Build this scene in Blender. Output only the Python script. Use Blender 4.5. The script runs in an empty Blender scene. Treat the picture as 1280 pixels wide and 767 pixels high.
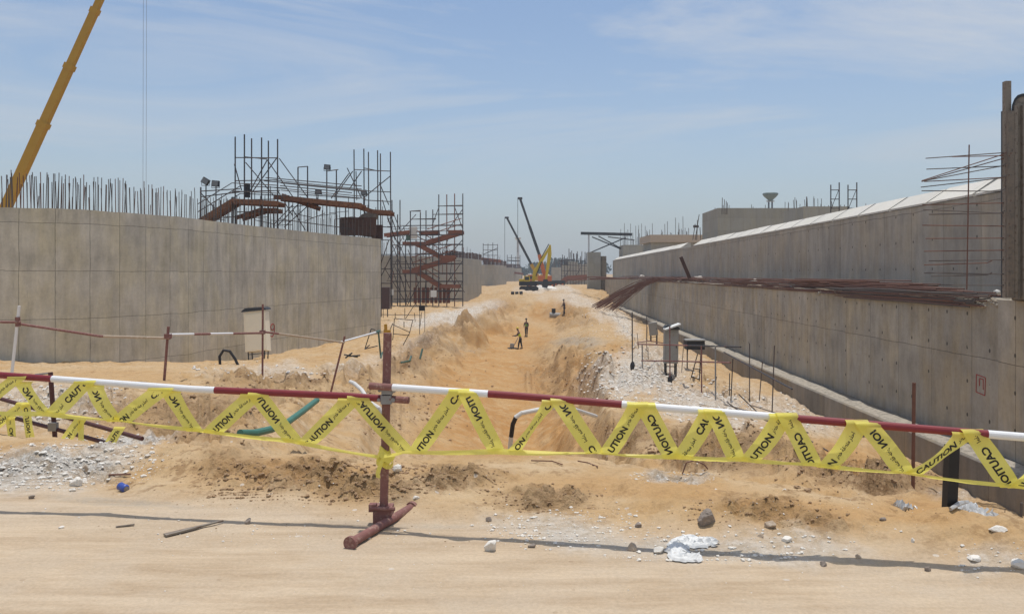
import bpy, math, random
import numpy as np
from mathutils import Vector, Matrix

random.seed(7)
SC = bpy.context.scene
COL = SC.collection
H = 1.75            # eye height over the road
F = 1000.0          # focal length in photo pixels
CX, HY = 640.0, 342.0

# ------------------------------------------------------------------ camera
cd = bpy.data.cameras.new('camera')
cam = bpy.data.objects.new('camera', cd)
COL.objects.link(cam)
cam.location = (0, 0, H)
cam.rotation_euler = (math.radians(90), 0, 0)
cd.sensor_width = 36.0
cd.lens = 36.0 * F / 1280.0
cd.shift_y = -41.5 / 1280.0
cd.clip_start = 0.05
cd.clip_end = 9000
SC.camera = cam

# ------------------------------------------------------------------ light
SUN_EL, SUN_AZ = 82.5, 25.0     # azimuth clockwise from +Y
SUN_STRENGTH, SKY_STRENGTH = 3.15, 0.135
sl = bpy.data.lights.new('sun', 'SUN')
sl.energy = SUN_STRENGTH
sl.angle = math.radians(0.5)
sl.color = (1.0, 0.955, 0.88)
sun = bpy.data.objects.new('sun', sl)
COL.objects.link(sun)
_e, _a = math.radians(SUN_EL), math.radians(SUN_AZ)
sdir = Vector((math.sin(_a) * math.cos(_e), math.cos(_a) * math.cos(_e), math.sin(_e)))
sun.rotation_euler = sdir.to_track_quat('Z', 'Y').to_euler()
sun.location = (0, 0, 40)

w = bpy.data.worlds.new('World')
SC.world = w
w.use_nodes = True
nt = w.node_tree
nt.nodes.clear()
N = nt.nodes.new
L = nt.links.new
out = N('ShaderNodeOutputWorld')
bg = N('ShaderNodeBackground')
bg.inputs['Strength'].default_value = SKY_STRENGTH
sky = N('ShaderNodeTexSky')
sky.sky_type = 'NISHITA'
sky.sun_disc = False
sky.sun_elevation = math.radians(SUN_EL)
sky.sun_rotation = math.radians(SUN_AZ)
sky.altitude = 0
sky.air_density = 1.0
sky.dust_density = 1.0
sky.ozone_density = 1.6
tc = N('ShaderNodeTexCoord')
sep = N('ShaderNodeSeparateXYZ')
L(tc.outputs['Generated'], sep.inputs[0])
def wmath(op, a, b=None):
    n = N('ShaderNodeMath'); n.operation = op
    for i, v in enumerate((a, b)):
        if v is None: continue
        if isinstance(v, (int, float)): n.inputs[i].default_value = v
        else: L(v, n.inputs[i])
    return n.outputs[0]
zz = wmath('ADD', wmath('MAXIMUM', sep.outputs[2], 0.0), 0.10)
cu = wmath('DIVIDE', sep.outputs[0], zz)
cv = wmath('DIVIDE', sep.outputs[1], zz)
comb = N('ShaderNodeCombineXYZ')
L(cu, comb.inputs[0]); L(cv, comb.inputs[1])
mp = N('ShaderNodeMapping')
mp.inputs['Rotation'].default_value = (0, 0, math.radians(28))
mp.inputs['Scale'].default_value = (0.42, 0.60, 1)
mp.inputs['Location'].default_value = (1.3, 0.4, 0)
L(comb.outputs[0], mp.inputs[0])
n1 = N('ShaderNodeTexNoise'); n1.inputs['Scale'].default_value = 1.15
n1.inputs['Detail'].default_value = 9; n1.inputs['Roughness'].default_value = 0.62
n1.inputs['Distortion'].default_value = 0.9
L(mp.outputs[0], n1.inputs['Vector'])
cr = N('ShaderNodeValToRGB')
cr.color_ramp.elements[0].position = 0.46; cr.color_ramp.elements[0].color = (0, 0, 0, 1)
cr.color_ramp.elements[1].position = 0.68; cr.color_ramp.elements[1].color = (1, 1, 1, 1)
L(n1.outputs['Fac'], cr.inputs[0])
hs = N('ShaderNodeHueSaturation')
hs.inputs['Saturation'].default_value = 1.0
hs.inputs['Value'].default_value = 1.0
L(sky.outputs[0], hs.inputs['Color'])
mx = N('ShaderNodeMix'); mx.data_type = 'RGBA'
upz = wmath('MINIMUM', wmath('MAXIMUM', wmath('MULTIPLY', wmath('SUBTRACT', sep.outputs[2], 0.06), 5.0), 0.12), 1.0)
L(wmath('MULTIPLY', wmath('MULTIPLY', cr.outputs[0], 0.95), upz), mx.inputs[0])
L(hs.outputs[0], mx.inputs[6])
mx.inputs[7].default_value = (5.2, 5.3, 5.45, 1)
hz = N('ShaderNodeMix'); hz.data_type = 'RGBA'
L(wmath('POWER', wmath('SUBTRACT', 1.0, wmath('MINIMUM', wmath('ABSOLUTE', sep.outputs[2]), 1.0)), 7.0), hz.inputs[0])
hz.inputs[7].default_value = (3.1, 3.45, 3.75, 1)
L(mx.outputs[2], hz.inputs[6])
L(hz.outputs[2], bg.inputs['Color'])
L(bg.outputs[0], out.inputs['Surface'])

SC.view_settings.view_transform = 'Standard'
SC.view_settings.look = 'None'
SC.view_settings.gamma = 1
SC.view_settings.exposure = 0.0
SC.view_settings.use_curve_mapping = False
SC.cycles.max_bounces = 6
SC.cycles.diffuse_bounces = 3
SC.cycles.volume_bounces = 0
SC.cycles.use_denoising = True

# ------------------------------------------------------------------ helpers
def P(px, py, Y):
    return Vector(((px - CX) / F * Y, Y, H - (py - HY) / F * Y))

def prop(o, label=None, cat=None, group=None, kind=None):
    if label: o['label'] = label
    if cat: o['category'] = cat
    if group: o['group'] = group
    if kind: o['kind'] = kind
    return o

ORG = {}
def thing(name, loc, label, cat, group=None):
    o = bpy.data.objects.new(name, None)
    o.empty_display_size = 0.2
    COL.objects.link(o)
    o.location = loc
    ORG[o.name] = Vector(loc)
    return prop(o, label, cat, group)

class MB:
    """collects shapes, links them as one mesh object"""
    def __init__(s):
        s.v = []; s.f = []; s.m = []; s.uv = []
    def face(s, idx, m=0):
        s.f.append(tuple(idx)); s.m.append(m)
    def box(s, c, size, rot=None, m=0, taper=1.0):
        c = Vector(c); b = len(s.v)
        hx, hy, hz = size[0] / 2, size[1] / 2, size[2] / 2
        for z in (-1, 1):
            t = taper if z > 0 else 1.0
            for (x, y) in ((-1, -1), (1, -1), (1, 1), (-1, 1)):
                p = Vector((x * hx * t, y * hy * t, z * hz))
                if rot is not None: p = rot @ p
                s.v.append(c + p)
        for q in ((0, 3, 2, 1), (4, 5, 6, 7), (0, 1, 5, 4), (1, 2, 6, 5), (2, 3, 7, 6), (3, 0, 4, 7)):
            s.face([b + i for i in q], m)
        return s
    def beam(s, p0, p1, w, h, m=0, w1=None, h1=None):
        """rectangular bar; w across (horizontal), h in the vertical-ish direction"""
        p0, p1 = Vector(p0), Vector(p1)
        d = (p1 - p0).normalized()
        side = d.cross(Vector((0, 0, 1)))
        if side.length < 1e-4: side = Vector((1, 0, 0))
        side.normalize(); up = side.cross(d).normalized()
        b = len(s.v)
        for p, ww, hh in ((p0, w, h), (p1, w1 or w, h1 or h)):
            for (x, y) in ((-1, -1), (1, -1), (1, 1), (-1, 1)):
                s.v.append(p + side * x * ww / 2 + up * y * hh / 2)
        for q in ((0, 3, 2, 1), (4, 5, 6, 7), (0, 1, 5, 4), (1, 2, 6, 5), (2, 3, 7, 6), (3, 0, 4, 7)):
            s.face([b + i for i in q], m)
        return s
    def tube(s, pts, r, n=8, m=0, cap=True, mfun=None):
        pts = [Vector(p) for p in pts]
        k = len(pts)
        rr = r if isinstance(r, (list, tuple)) else [r] * k
        b = len(s.v)
        prev = None
        for i, p in enumerate(pts):
            d = (pts[min(i + 1, k - 1)] - pts[max(i - 1, 0)])
            if d.length < 1e-9: d = Vector((0, 0, 1))
            d.normalize()
            if prev is None:
                a = Vector((0, 0, 1)) if abs(d.z) < 0.9 else Vector((1, 0, 0))
                u = d.cross(a).normalized()
            else:
                u = (prev - d * prev.dot(d)).normalized()
            prev = u
            vv = d.cross(u)
            for j in range(n):
                t = 2 * math.pi * j / n
                s.v.append(p + (u * math.cos(t) + vv * math.sin(t)) * rr[i])
        for i in range(k - 1):
            mm = mfun(i) if mfun else m
            for j in range(n):
                a0 = b + i * n + j; a1 = b + i * n + (j + 1) % n
                s.face((a0, a1, a1 + n, a0 + n), mm)
        if cap:
            s.face([b + j for j in range(n)][::-1], mfun(0) if mfun else m)
            s.face([b + (k - 1) * n + j for j in range(n)], mfun(k - 2) if mfun else m)
        return s
    def lathe(s, c, prof, n=20, m=0):
        c = Vector(c); b = len(s.v)
        for (r, z) in prof:
            for j in range(n):
                t = 2 * math.pi * j / n
                s.v.append(c + Vector((r * math.cos(t), r * math.sin(t), z)))
        for i in range(len(prof) - 1):
            for j in range(n):
                a0 = b + i * n + j; a1 = b + i * n + (j + 1) % n
                s.face((a0, a1, a1 + n, a0 + n), m)
        s.face([b + j for j in range(n)][::-1], m)
        s.face([b + (len(prof) - 1) * n + j for j in range(n)], m)
        return s
    def prism(s, pts, ext, m=0):
        """closed outline (list of Vectors) extruded by vector ext"""
        b = len(s.v); k = len(pts); ext = Vector(ext)
        s.v += [Vector(p) for p in pts] + [Vector(p) + ext for p in pts]
        s.face(list(range(b, b + k)), m)
        s.face(list(range(b + k, b + 2 * k))[::-1], m)
        for i in range(k):
            j = (i + 1) % k
            s.face((b + i, b + k + i, b + k + j, b + j), m)
        return s
    def blob(s, c, size, seed=0, sub=2, rough=0.25, m=0, sharp=False):
        """irregular stone"""
        vs, fs = ICO[sub]
        rng = np.random.RandomState(seed)
        k = vs.copy()
        dirs = rng.normal(size=(11, 3)); dirs /= np.linalg.norm(dirs, axis=1)[:, None]
        r = np.ones(len(k))
        for dd in dirs:
            d = k @ dd
            lim = rng.uniform(0.42, 0.86)
            cut = np.where(d * r > lim, lim / np.maximum(d, 1e-3), r)
            r = np.minimum(r, cut)
        r *= 1 + rough * (rng.rand(len(k)) - .5) * (0.5 if sub > 1 else 1)
        k = k * r[:, None] * np.array(size) / 2
        b = len(s.v); c = Vector(c)
        s.v += [c + Vector(p) for p in k]
        for f in fs: s.face([b + i for i in f], m)
        return s
    def build(s, name, mats, parent=None, smooth=False, label=None, cat=None, group=None, kind=None, origin=None, uv=None):
        if not isinstance(mats, (list, tuple)): mats = [mats]
        if parent is not None:
            org = ORG[parent.name]
        elif origin is not None:
            org = Vector(origin)
        else:
            xs = [p[0] for p in s.v]; ys = [p[1] for p in s.v]; zs = [p[2] for p in s.v]
            org = Vector(((min(xs) + max(xs)) / 2, (min(ys) + max(ys)) / 2, min(zs)))
        me = bpy.data.meshes.new(name)
        me.from_pydata([tuple(Vector(p) - org) for p in s.v], [], s.f)
        for mt in mats: me.materials.append(mt)
        if len(mats) > 1: me.polygons.foreach_set('material_index', s.m)
        if smooth: me.polygons.foreach_set('use_smooth', [True] * len(s.f))
        if uv is not None:
            lay = me.uv_layers.new(name='UVMap')
            li = np.empty(len(me.loops), dtype=np.int32)
            me.loops.foreach_get('vertex_index', li)
            lay.data.foreach_set('uv', np.array(uv, dtype=np.float32)[li].ravel())
        me.update()
        o = bpy.data.objects.new(name, me)
        COL.objects.link(o)
        if parent is not None:
            o.parent = parent
            ORG[o.name] = org
        else:
            o.location = org
            ORG[o.name] = org
        return prop(o, label, cat, group, kind)

def _ico():
    t = (1 + 5 ** .5) / 2
    v = np.array([(-1, t, 0), (1, t, 0), (-1, -t, 0), (1, -t, 0), (0, -1, t), (0, 1, t), (0, -1, -t), (0, 1, -t),
                  (t, 0, -1), (t, 0, 1), (-t, 0, -1), (-t, 0, 1)], float)
    v /= np.linalg.norm(v[0])
    f = [(0, 11, 5), (0, 5, 1), (0, 1, 7), (0, 7, 10), (0, 10, 11), (1, 5, 9), (5, 11, 4), (11, 10, 2), (10, 7, 6), (7, 1, 8),
         (3, 9, 4), (3, 4, 2), (3, 2, 6), (3, 6, 8), (3, 8, 9), (4, 9, 5), (2, 4, 11), (6, 2, 10), (8, 6, 7), (9, 8, 1)]
    res = {0: (v, f)}
    for lv in (1, 2, 3):
        vs = [tuple(p) for p in v]; nf = []; cache = {}
        def mid(a, b):
            key = (min(a, b), max(a, b))
            if key not in cache:
                q = (np.array(vs[a]) + np.array(vs[b])); q /= np.linalg.norm(q)
                cache[key] = len(vs); vs.append(tuple(q))
            return cache[key]
        for (a, b, c) in f:
            ab, bc, ca = mid(a, b), mid(b, c), mid(c, a)
            nf += [(a, ab, ca), (b, bc, ab), (c, ca, bc), (ab, bc, ca)]
        v, f = np.array(vs), nf
        res[lv] = (v, f)
    return res
ICO = _ico()

def copy_tree(o, parent=None):
    c = o.copy(); COL.objects.link(c)
    ORG[c.name] = ORG[o.name].copy()
    if parent is not None: c.parent = parent
    for ch in list(o.children): copy_tree(ch, c)
    return c

def part_tube(parent, name, mat, p0, p1, r, n=6):
    return MB().tube([p0, p1], r, n).build(name, mat, parent, smooth=False)

# ------------------------------------------------------------------ materials
def newmat(name):
    m = bpy.data.materials.new(name); m.use_nodes = True
    t = m.node_tree; b = t.nodes['Principled BSDF']
    return m, t, b
def mnode(t, kind, **kw):
    n = t.nodes.new(kind)
    for k, v in kw.items():
        if k in n.inputs: n.inputs[k].default_value = v
        else: setattr(n, k, v)
    return n
def mmath(t, op, a, b=None, c=None):
    n = t.nodes.new('ShaderNodeMath'); n.operation = op
    for i, v in enumerate((a, b, c)):
        if v is None: continue
        if isinstance(v, (int, float)): n.inputs[i].default_value = v
        else: t.links.new(v, n.inputs[i])
    return n.outputs[0]
def mmix(t, fac, a, b, blend='MIX'):
    n = t.nodes.new('ShaderNodeMix'); n.data_type = 'RGBA'; n.blend_type = blend
    for sock, v in ((n.inputs[0], fac), (n.inputs[6], a), (n.inputs[7], b)):
        if isinstance(v, (int, float)): sock.default_value = v
        elif isinstance(v, tuple): sock.default_value = (*v, 1) if len(v) == 3 else v
        else: t.links.new(v, sock)
    return n.outputs[2]
def mnoise(t, vec, scale, detail=5, rough=.6, dist=0.0):
    n = mnode(t, 'ShaderNodeTexNoise', Scale=scale, Detail=detail, Roughness=rough, Distortion=dist)
    if vec is not None: t.links.new(vec, n.inputs['Vector'])
    return n.outputs['Fac']
def mramp(t, fac, p0, p1, c0=(0, 0, 0), c1=(1, 1, 1)):
    n = t.nodes.new('ShaderNodeValToRGB')
    n.color_ramp.elements[0].position = p0; n.color_ramp.elements[0].color = (*c0, 1)
    n.color_ramp.elements[1].position = p1; n.color_ramp.elements[1].color = (*c1, 1)
    t.links.new(fac, n.inputs[0]); return n.outputs[0]
def mbump(t, b, height, strength, dist):
    n = mnode(t, 'ShaderNodeBump', Strength=strength, Distance=dist)
    t.links.new(height, n.inputs['Height']); t.links.new(n.outputs[0], b.inputs['Normal'])

def simple(name, col, rough=.6, metal=0.0, var=.25, scale=6.0, col2=None, cov=.5, bump=0.0):
    """a colour with worn, uneven noise; col2 shows in patches"""
    m, t, b = newmat(name)
    tcn = t.nodes.new('ShaderNodeTexCoord').outputs['Object']
    f = mnoise(t, tcn, scale, 6, .65)
    dark = tuple(c * (1 - var) for c in col); lite = tuple(min(1, c * (1 + var)) for c in col)
    c = mmix(t, f, dark, lite)
    if col2 is not None:
        f2 = mramp(t, mnoise(t, tcn, scale * 1.7 + 1.3, 8, .7), cov - .04, cov + .06)
        c = mmix(t, f2, col2, c)
    t.links.new(c, b.inputs['Base Color'])
    b.inputs['Roughness'].default_value = rough
    b.inputs['Metallic'].default_value = metal
    if bump: mbump(t, b, f, bump, .02)
    return m

def concrete(name, base, streak=.35, pw=1.22, ph=1.22, holes=None, warm=(1.05, 1.0, .9), seam=.55, rowvar=.12, stain=.3):
    """board-marked concrete; UV in metres along / up the wall"""
    m, t, b = newmat(name)
    uv = t.nodes.new('ShaderNodeUVMap').outputs[0]
    sp = t.nodes.new('ShaderNodeSeparateXYZ'); t.links.new(uv, sp.inputs[0])
    u, v = sp.outputs[0], sp.outputs[1]
    def scaled(su, sv, off=0.0):
        c = t.nodes.new('ShaderNodeCombineXYZ')
        t.links.new(mmath(t, 'MULTIPLY', u, su), c.inputs[0]); t.links.new(mmath(t, 'MULTIPLY', v, sv), c.inputs[1])
        c.inputs[2].default_value = off
        return c.outputs[0]
    big = mmath(t, 'ADD', mmath(t, 'MULTIPLY', mnoise(t, scaled(.30, .55), 1.0, 5, .6), .5), mmath(t, 'MULTIPLY', mnoise(t, scaled(1.5, 1.1, 40), 1.0, 6, .68), .5))
    st = mnoise(t, scaled(2.3, .40, 3.1), 1.0, 8, .72)
    st2 = mnoise(t, scaled(.8, .30, 9.1), 1.0, 5, .65)
    fine = mnoise(t, scaled(9, 9, 5.0), 1.0, 6, .7)
    br = mnode(t, 'ShaderNodeTexBrick', offset=0.0, squash=1.0)
    br.inputs['Scale'].default_value = 1.0
    br.inputs['Brick Width'].default_value = pw
    br.inputs['Row Height'].default_value = ph
    br.inputs['Mortar Size'].default_value = .014
    br.inputs['Mortar Smooth'].default_value = .6
    br.inputs['Bias'].default_value = 0
    br.inputs['Color1'].default_value = (1 - rowvar, 1 - rowvar, 1 - rowvar, 1)
    br.inputs['Color2'].default_value = (1 + rowvar, 1 + rowvar * .9, 1 + rowvar * .8, 1)
    br.inputs['Mortar'].default_value = (seam, seam, seam, 1)
    # wander the joints a little
    wob = t.nodes.new('ShaderNodeCombineXYZ')
    t.links.new(mmath(t, 'ADD', u, mmath(t, 'MULTIPLY', mmath(t, 'SUBTRACT', big, .5), .12)), wob.inputs[0])
    t.links.new(mmath(t, 'ADD', v, mmath(t, 'MULTIPLY', mmath(t, 'SUBTRACT', st2, .5), .16)), wob.inputs[1])
    t.links.new(wob.outputs[0], br.inputs['Vector'])
    val = mmath(t, 'ADD', 1 - .5 * (streak + stain + .34), mmath(t, 'ADD', mmath(t, 'MULTIPLY', st, streak), mmath(t, 'ADD', mmath(t, 'MULTIPLY', big, stain), mmath(t, 'MULTIPLY', fine, .34))))
    warmf = mramp(t, st2, .42, .62)
    c0 = mmix(t, warmf, base, tuple(base[i] * warm[i] for i in range(3)))
    vc = t.nodes.new('ShaderNodeCombineColor')
    for i in range(3): t.links.new(val, vc.inputs[i])
    c1 = mmix(t, 1.0, c0, vc.outputs[0], 'MULTIPLY')
    c2 = mmix(t, 1.0, c1, br.outputs['Color'], 'MULTIPLY')
    lruns = mramp(t, mnoise(t, scaled(3.4, .5, 33.0), 1.0, 7, .78), .60, .76)
    c2 = mmix(t, mmath(t, 'MULTIPLY', lruns, .35), c2, tuple(min(.9, x * 1.35) for x in base))
    # thin dark runs
    runs = mramp(t, mnoise(t, scaled(4.5, .55, 14.0), 1.0, 6, .78), .60, .74)
    c2 = mmix(t, mmath(t, 'MULTIPLY', runs, .58), c2, tuple(x * .38 for x in base))
    if holes:
        hu, hv, ou, ov, r = holes
        fu = mmath(t, 'SUBTRACT', mmath(t, 'FRACT', mmath(t, 'DIVIDE', mmath(t, 'ADD', u, ou), hu)), .5)
        fv = mmath(t, 'SUBTRACT', mmath(t, 'FRACT', mmath(t, 'DIVIDE', mmath(t, 'ADD', v, ov), hv)), .5)
        du = mmath(t, 'MULTIPLY', fu, hu); dv = mmath(t, 'MULTIPLY', fv, hv * .75)
        d = mmath(t, 'SQRT', mmath(t, 'ADD', mmath(t, 'MULTIPLY', du, du), mmath(t, 'MULTIPLY', dv, dv)))
        hm = mmath(t, 'MULTIPLY', mmath(t, 'LESS_THAN', d, r), mmath(t, 'GREATER_THAN', mnoise(t, scaled(.7, .9, 21), 1.0, 2, .5), .45))
        c2 = mmix(t, mmath(t, 'MULTIPLY', hm, .8), c2, (.03, .028, .025))
    t.links.new(c2, b.inputs['Base Color'])
    b.inputs['Roughness'].default_value = .9
    b.inputs['Specular IOR Level'].default_value = .2
    hgt = mmath(t, 'ADD', mmath(t, 'MULTIPLY', fine, .4), br.outputs['Fac'])
    hgt = mmath(t, 'SUBTRACT', mmath(t, 'MULTIPLY', fine, .5), mmath(t, 'MULTIPLY', br.outputs['Fac'], .6))
    mbump(t, b, hgt, .35, .03)
    return m

M = {}
M['rust_rebar'] = simple('rebar rust', (.165, .080, .055), .85, 0, .35, 9)
M['dark_rebar'] = simple('rebar weathered', (.115, .095, .085), .8, 0, .3, 7)
M['red_paint'] = simple('red pipe paint', (.21, .018, .022), .42, 0, .22, 14, (.11, .06, .045), .30)
M['white_paint'] = simple('white pipe paint', (.78, .78, .77), .45, 0, .07, 16, (.42, .36, .30), .31)
M['rusty_pipe'] = simple('rusty scaffold pipe', (.22, .095, .08), .75, 0, .3, 12, (.33, .20, .16), .42, .3)
M['galv'] = simple('grey coupler steel', (.27, .27, .27), .5, .5, .25, 18)
M['scaf'] = simple('scaffold tube', (.055, .052, .055), .6, .2, .35, 3, (.16, .075, .045), .40)
M['scaf_rust'] = simple('rusty scaffold tube', (.23, .085, .045), .75, 0, .35, 3)
M['plank'] = simple('site planks', (.22, .10, .05), .85, 0, .35, 1.7, (.11, .05, .03), .43)
M['formply'] = simple('brown form panel', (.085, .042, .030), .8, 0, .3, 1.2, (.05, .028, .022), .42)
M['steel_dark'] = simple('dark steel', (.04, .042, .045), .55, .3, .3, 2)
M['yellow'] = simple('yellow machine paint', (.50, .27, .018), .45, 0, .14, 1.2, (.40, .22, .02), .33)
M['yellow2'] = simple('lemon machine paint', (.62, .45, .02), .45, 0, .14, 1.2, (.42, .28, .03), .33)
M['orange'] = simple('orange machine paint', (.52, .13, .03), .5, 0, .18, 1.2)
M['black'] = simple('black rubber', (.022, .022, .024), .75, 0, .3, 6)
M['glass'] = simple('cab glass', (.03, .04, .045), .12, 0, .1, 2)
M['green_hose'] = simple('green hose', (.055, .17, .12), .5, 0, .25, 6)
M['green_steel'] = simple('green painted steel', (.06, .13, .10), .6, 0, .3, 6, (.10, .09, .07), .42)
M['white_hose'] = simple('dusty white hose', (.62, .60, .56), .6, 0, .2, 6)
M['cream'] = simple('cream sheet metal', (.88, .80, .62), .5, 0, .05, 5, (.62, .53, .38), .30)
M['grey_box'] = simple('grey sheet metal', (.30, .29, .265), .6, 0, .12, 4, (.20, .17, .14), .33)
M['brown_box'] = simple('dark brown sheet', (.075, .04, .038), .6, 0, .2, 2)
M['pale_steel'] = simple('pale steel', (.50, .52, .53), .6, 0, .1, 1)
M['tower_green'] = simple('green grey tank', (.10, .15, .14), .6, 0, .15, 1)
M['wood'] = simple('grey brown timber', (.25, .212, .17), .85, 0, .3, 5, (.15, .10, .07), .42)
M['wood_orange'] = simple('orange timber', (.21, .17, .13), .85, 0, .3, 5, (.16, .135, .11), .45)
M['stone_white'] = simple('white limestone', (.74, .70, .63), .95, 0, .15, 7, (.56, .48, .38), .36, .5)
M['stone_grey'] = simple('grey brown rock', (.27, .225, .19), .95, 0, .3, 9, (.40, .33, .27), .40, .8)
M['stone_tan'] = simple('tan rock', (.44, .35, .26), .95, 0, .25, 8, (.55, .47, .38), .40, .6)
M['clod'] = simple('dry earth clods', (.34, .225, .13), 1, 0, .35, 4)
M['bag'] = simple('white woven sack', (.70, .70, .68), .6, 0, .1, 12, (.55, .50, .44), .34)
M['film'] = simple('dusty plastic film', (.50, .50, .49), .3, 0, .25, 7, (.33, .27, .2), .40)
M['blue'] = simple('blue tin', (.05, .09, .36), .4, .1, .25, 12)
M['black_timber'] = simple('black bitumen post', (.014, .014, .016), .6, 0, .3, 5)
M['ink'] = simple('black print', (.012, .012, .012), .6, 0, .1, 30)
M['redspray'] = simple('red spray paint', (.36, .05, .04), .9, 0, .2, 20)
M['skin'] = simple('skin', (.16, .085, .055), .6, 0, .1, 10)
M['vest_yellow'] = simple('yellow high visibility cloth', (.55, .62, .05), .8, 0, .1, 10)
M['vest_green'] = simple('green high visibility cloth', (.16, .36, .10), .8, 0, .1, 10)
M['cloth_dark'] = simple('dark work cloth', (.03, .032, .042), .9, 0, .2, 10)
M['hat'] = simple('helmet shell', (.60, .45, .05), .4, 0, .05, 10)
M['hat_dark'] = simple('dark cap', (.03, .03, .035), .7, 0, .05, 10)
M['lens'] = simple('lamp lens', (.18, .19, .20), .2, 0, .1, 10)
M['white_board'] = simple('white board', (.72, .72, .68), .7, 0, .1, 3)
M['concrete_lw'] = concrete('left wall concrete', (.535, .505, .425), .95, 1.22, 1.85, None, (1.03, 1.0, .88), .42, .06, 1.25)
M['concrete_far'] = concrete('far wall concrete', (.37, .35, .30), .35, 1.6, 1.6, None, (1.04, 1.0, .92), .7, .08, .3)
M['concrete_low'] = concrete('lower wall concrete', (.365, .332, .278), .95, 2.44, 2.9, (1.2, 1.02, .3, .42, .045), (1.08, 1.0, .85), .40, .10, 1.3)
M['concrete_up'] = concrete('upper wall concrete', (.365, .336, .290), .9, 2.44, 3.3, (1.5, 1.05, .3, .45, .04), (1.06, 1.0, .90), .45, .08, .9)
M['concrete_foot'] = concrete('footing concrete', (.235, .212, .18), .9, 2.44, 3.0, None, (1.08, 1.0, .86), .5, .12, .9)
M['dust_grey'] = simple('dusty footing top', (.24, .215, .175), 1, 0, .35, 2.5, (.38, .335, .27), .52, .6)
M['concrete_cap'] = concrete('pale cap concrete', (.60, .575, .52), .2, 3.0, 5, None, (1.0, 1.0, .97), .45, .07, .25)  # paler than the wall below: sun on the slope put into the colour
M['concrete_pier'] = concrete('pier concrete', (.33, .32, .285), .36, 1.2, 1.2, None, (1.03, 1, .92), .75, .07, .3)

def tapemat():
    m, t, b = newmat('yellow warning tape')
    nz = mnoise(t, t.nodes.new('ShaderNodeTexCoord').outputs['Object'], 14, 4, .6)
    c = mmix(t, nz, (.93, .84, .15), (.97, .91, .26))
    t.links.new(c, b.inputs['Base Color'])
    b.inputs['Roughness'].default_value = .38
    tr = t.nodes.new('ShaderNodeBsdfTranslucent')
    t.links.new(c, tr.inputs['Color'])
    tp = t.nodes.new('ShaderNodeBsdfTransparent')
    tp.inputs[0].default_value = (1, .96, .5, 1)
    m1 = t.nodes.new('ShaderNodeMixShader'); m1.inputs[0].default_value = .5
    t.links.new(b.outputs[0], m1.inputs[1]); t.links.new(tr.outputs[0], m1.inputs[2])
    m2 = t.nodes.new('ShaderNodeMixShader'); m2.inputs[0].default_value = .07
    t.links.new(m1.outputs[0], m2.inputs[1]); t.links.new(tp.outputs[0], m2.inputs[2])
    t.links.new(m2.outputs[0], t.nodes['Material Output'].inputs['Surface'])
    return m
M['tape'] = tapemat()

# ------------------------------------------------------------------ ground
def hash2(ix, iy, seed):
    h = (ix.astype(np.int64) * 374761393 + iy.astype(np.int64) * 668265263 + seed * 974711) & 0x7fffffff
    h = ((h ^ (h >> 13)) * 1274126177) & 0x7fffffff
    h = h ^ (h >> 16)
    return (h & 0xffff) / 65535.0
def vnoise(x, y, seed=0):
    x = np.asarray(x, float); y = np.asarray(y, float)
    ix = np.floor(x); iy = np.floor(y); fx = x - ix; fy = y - iy
    fx = fx * fx * fx * (fx * (fx * 6 - 15) + 10); fy = fy * fy * fy * (fy * (fy * 6 - 15) + 10)
    a = hash2(ix, iy, seed); b = hash2(ix + 1, iy, seed); c = hash2(ix, iy + 1, seed); d = hash2(ix + 1, iy + 1, seed)
    return (a * (1 - fx) + b * fx) * (1 - fy) + (c * (1 - fx) + d * fx) * fy
def fbm(x, y, seed=0, octv=5, gain=.55):
    s = 0; a = 1; tot = 0
    for i in range(octv):
        s = s + a * vnoise(x * 2 ** i + i * 17.3, y * 2 ** i - i * 9.1, seed + i); tot += a; a *= gain
    return s / tot
def ridged(x, y, seed=0, octv=4):
    s = 0; a = 1; tot = 0
    for i in range(octv):
        n = 1 - np.abs(2 * vnoise(x * 2 ** i + 5.1 * i, y * 2 ** i + 3.7 * i, seed + i) - 1)
        s = s + a * n * n; tot += a; a *= .5
    return s / tot

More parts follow.
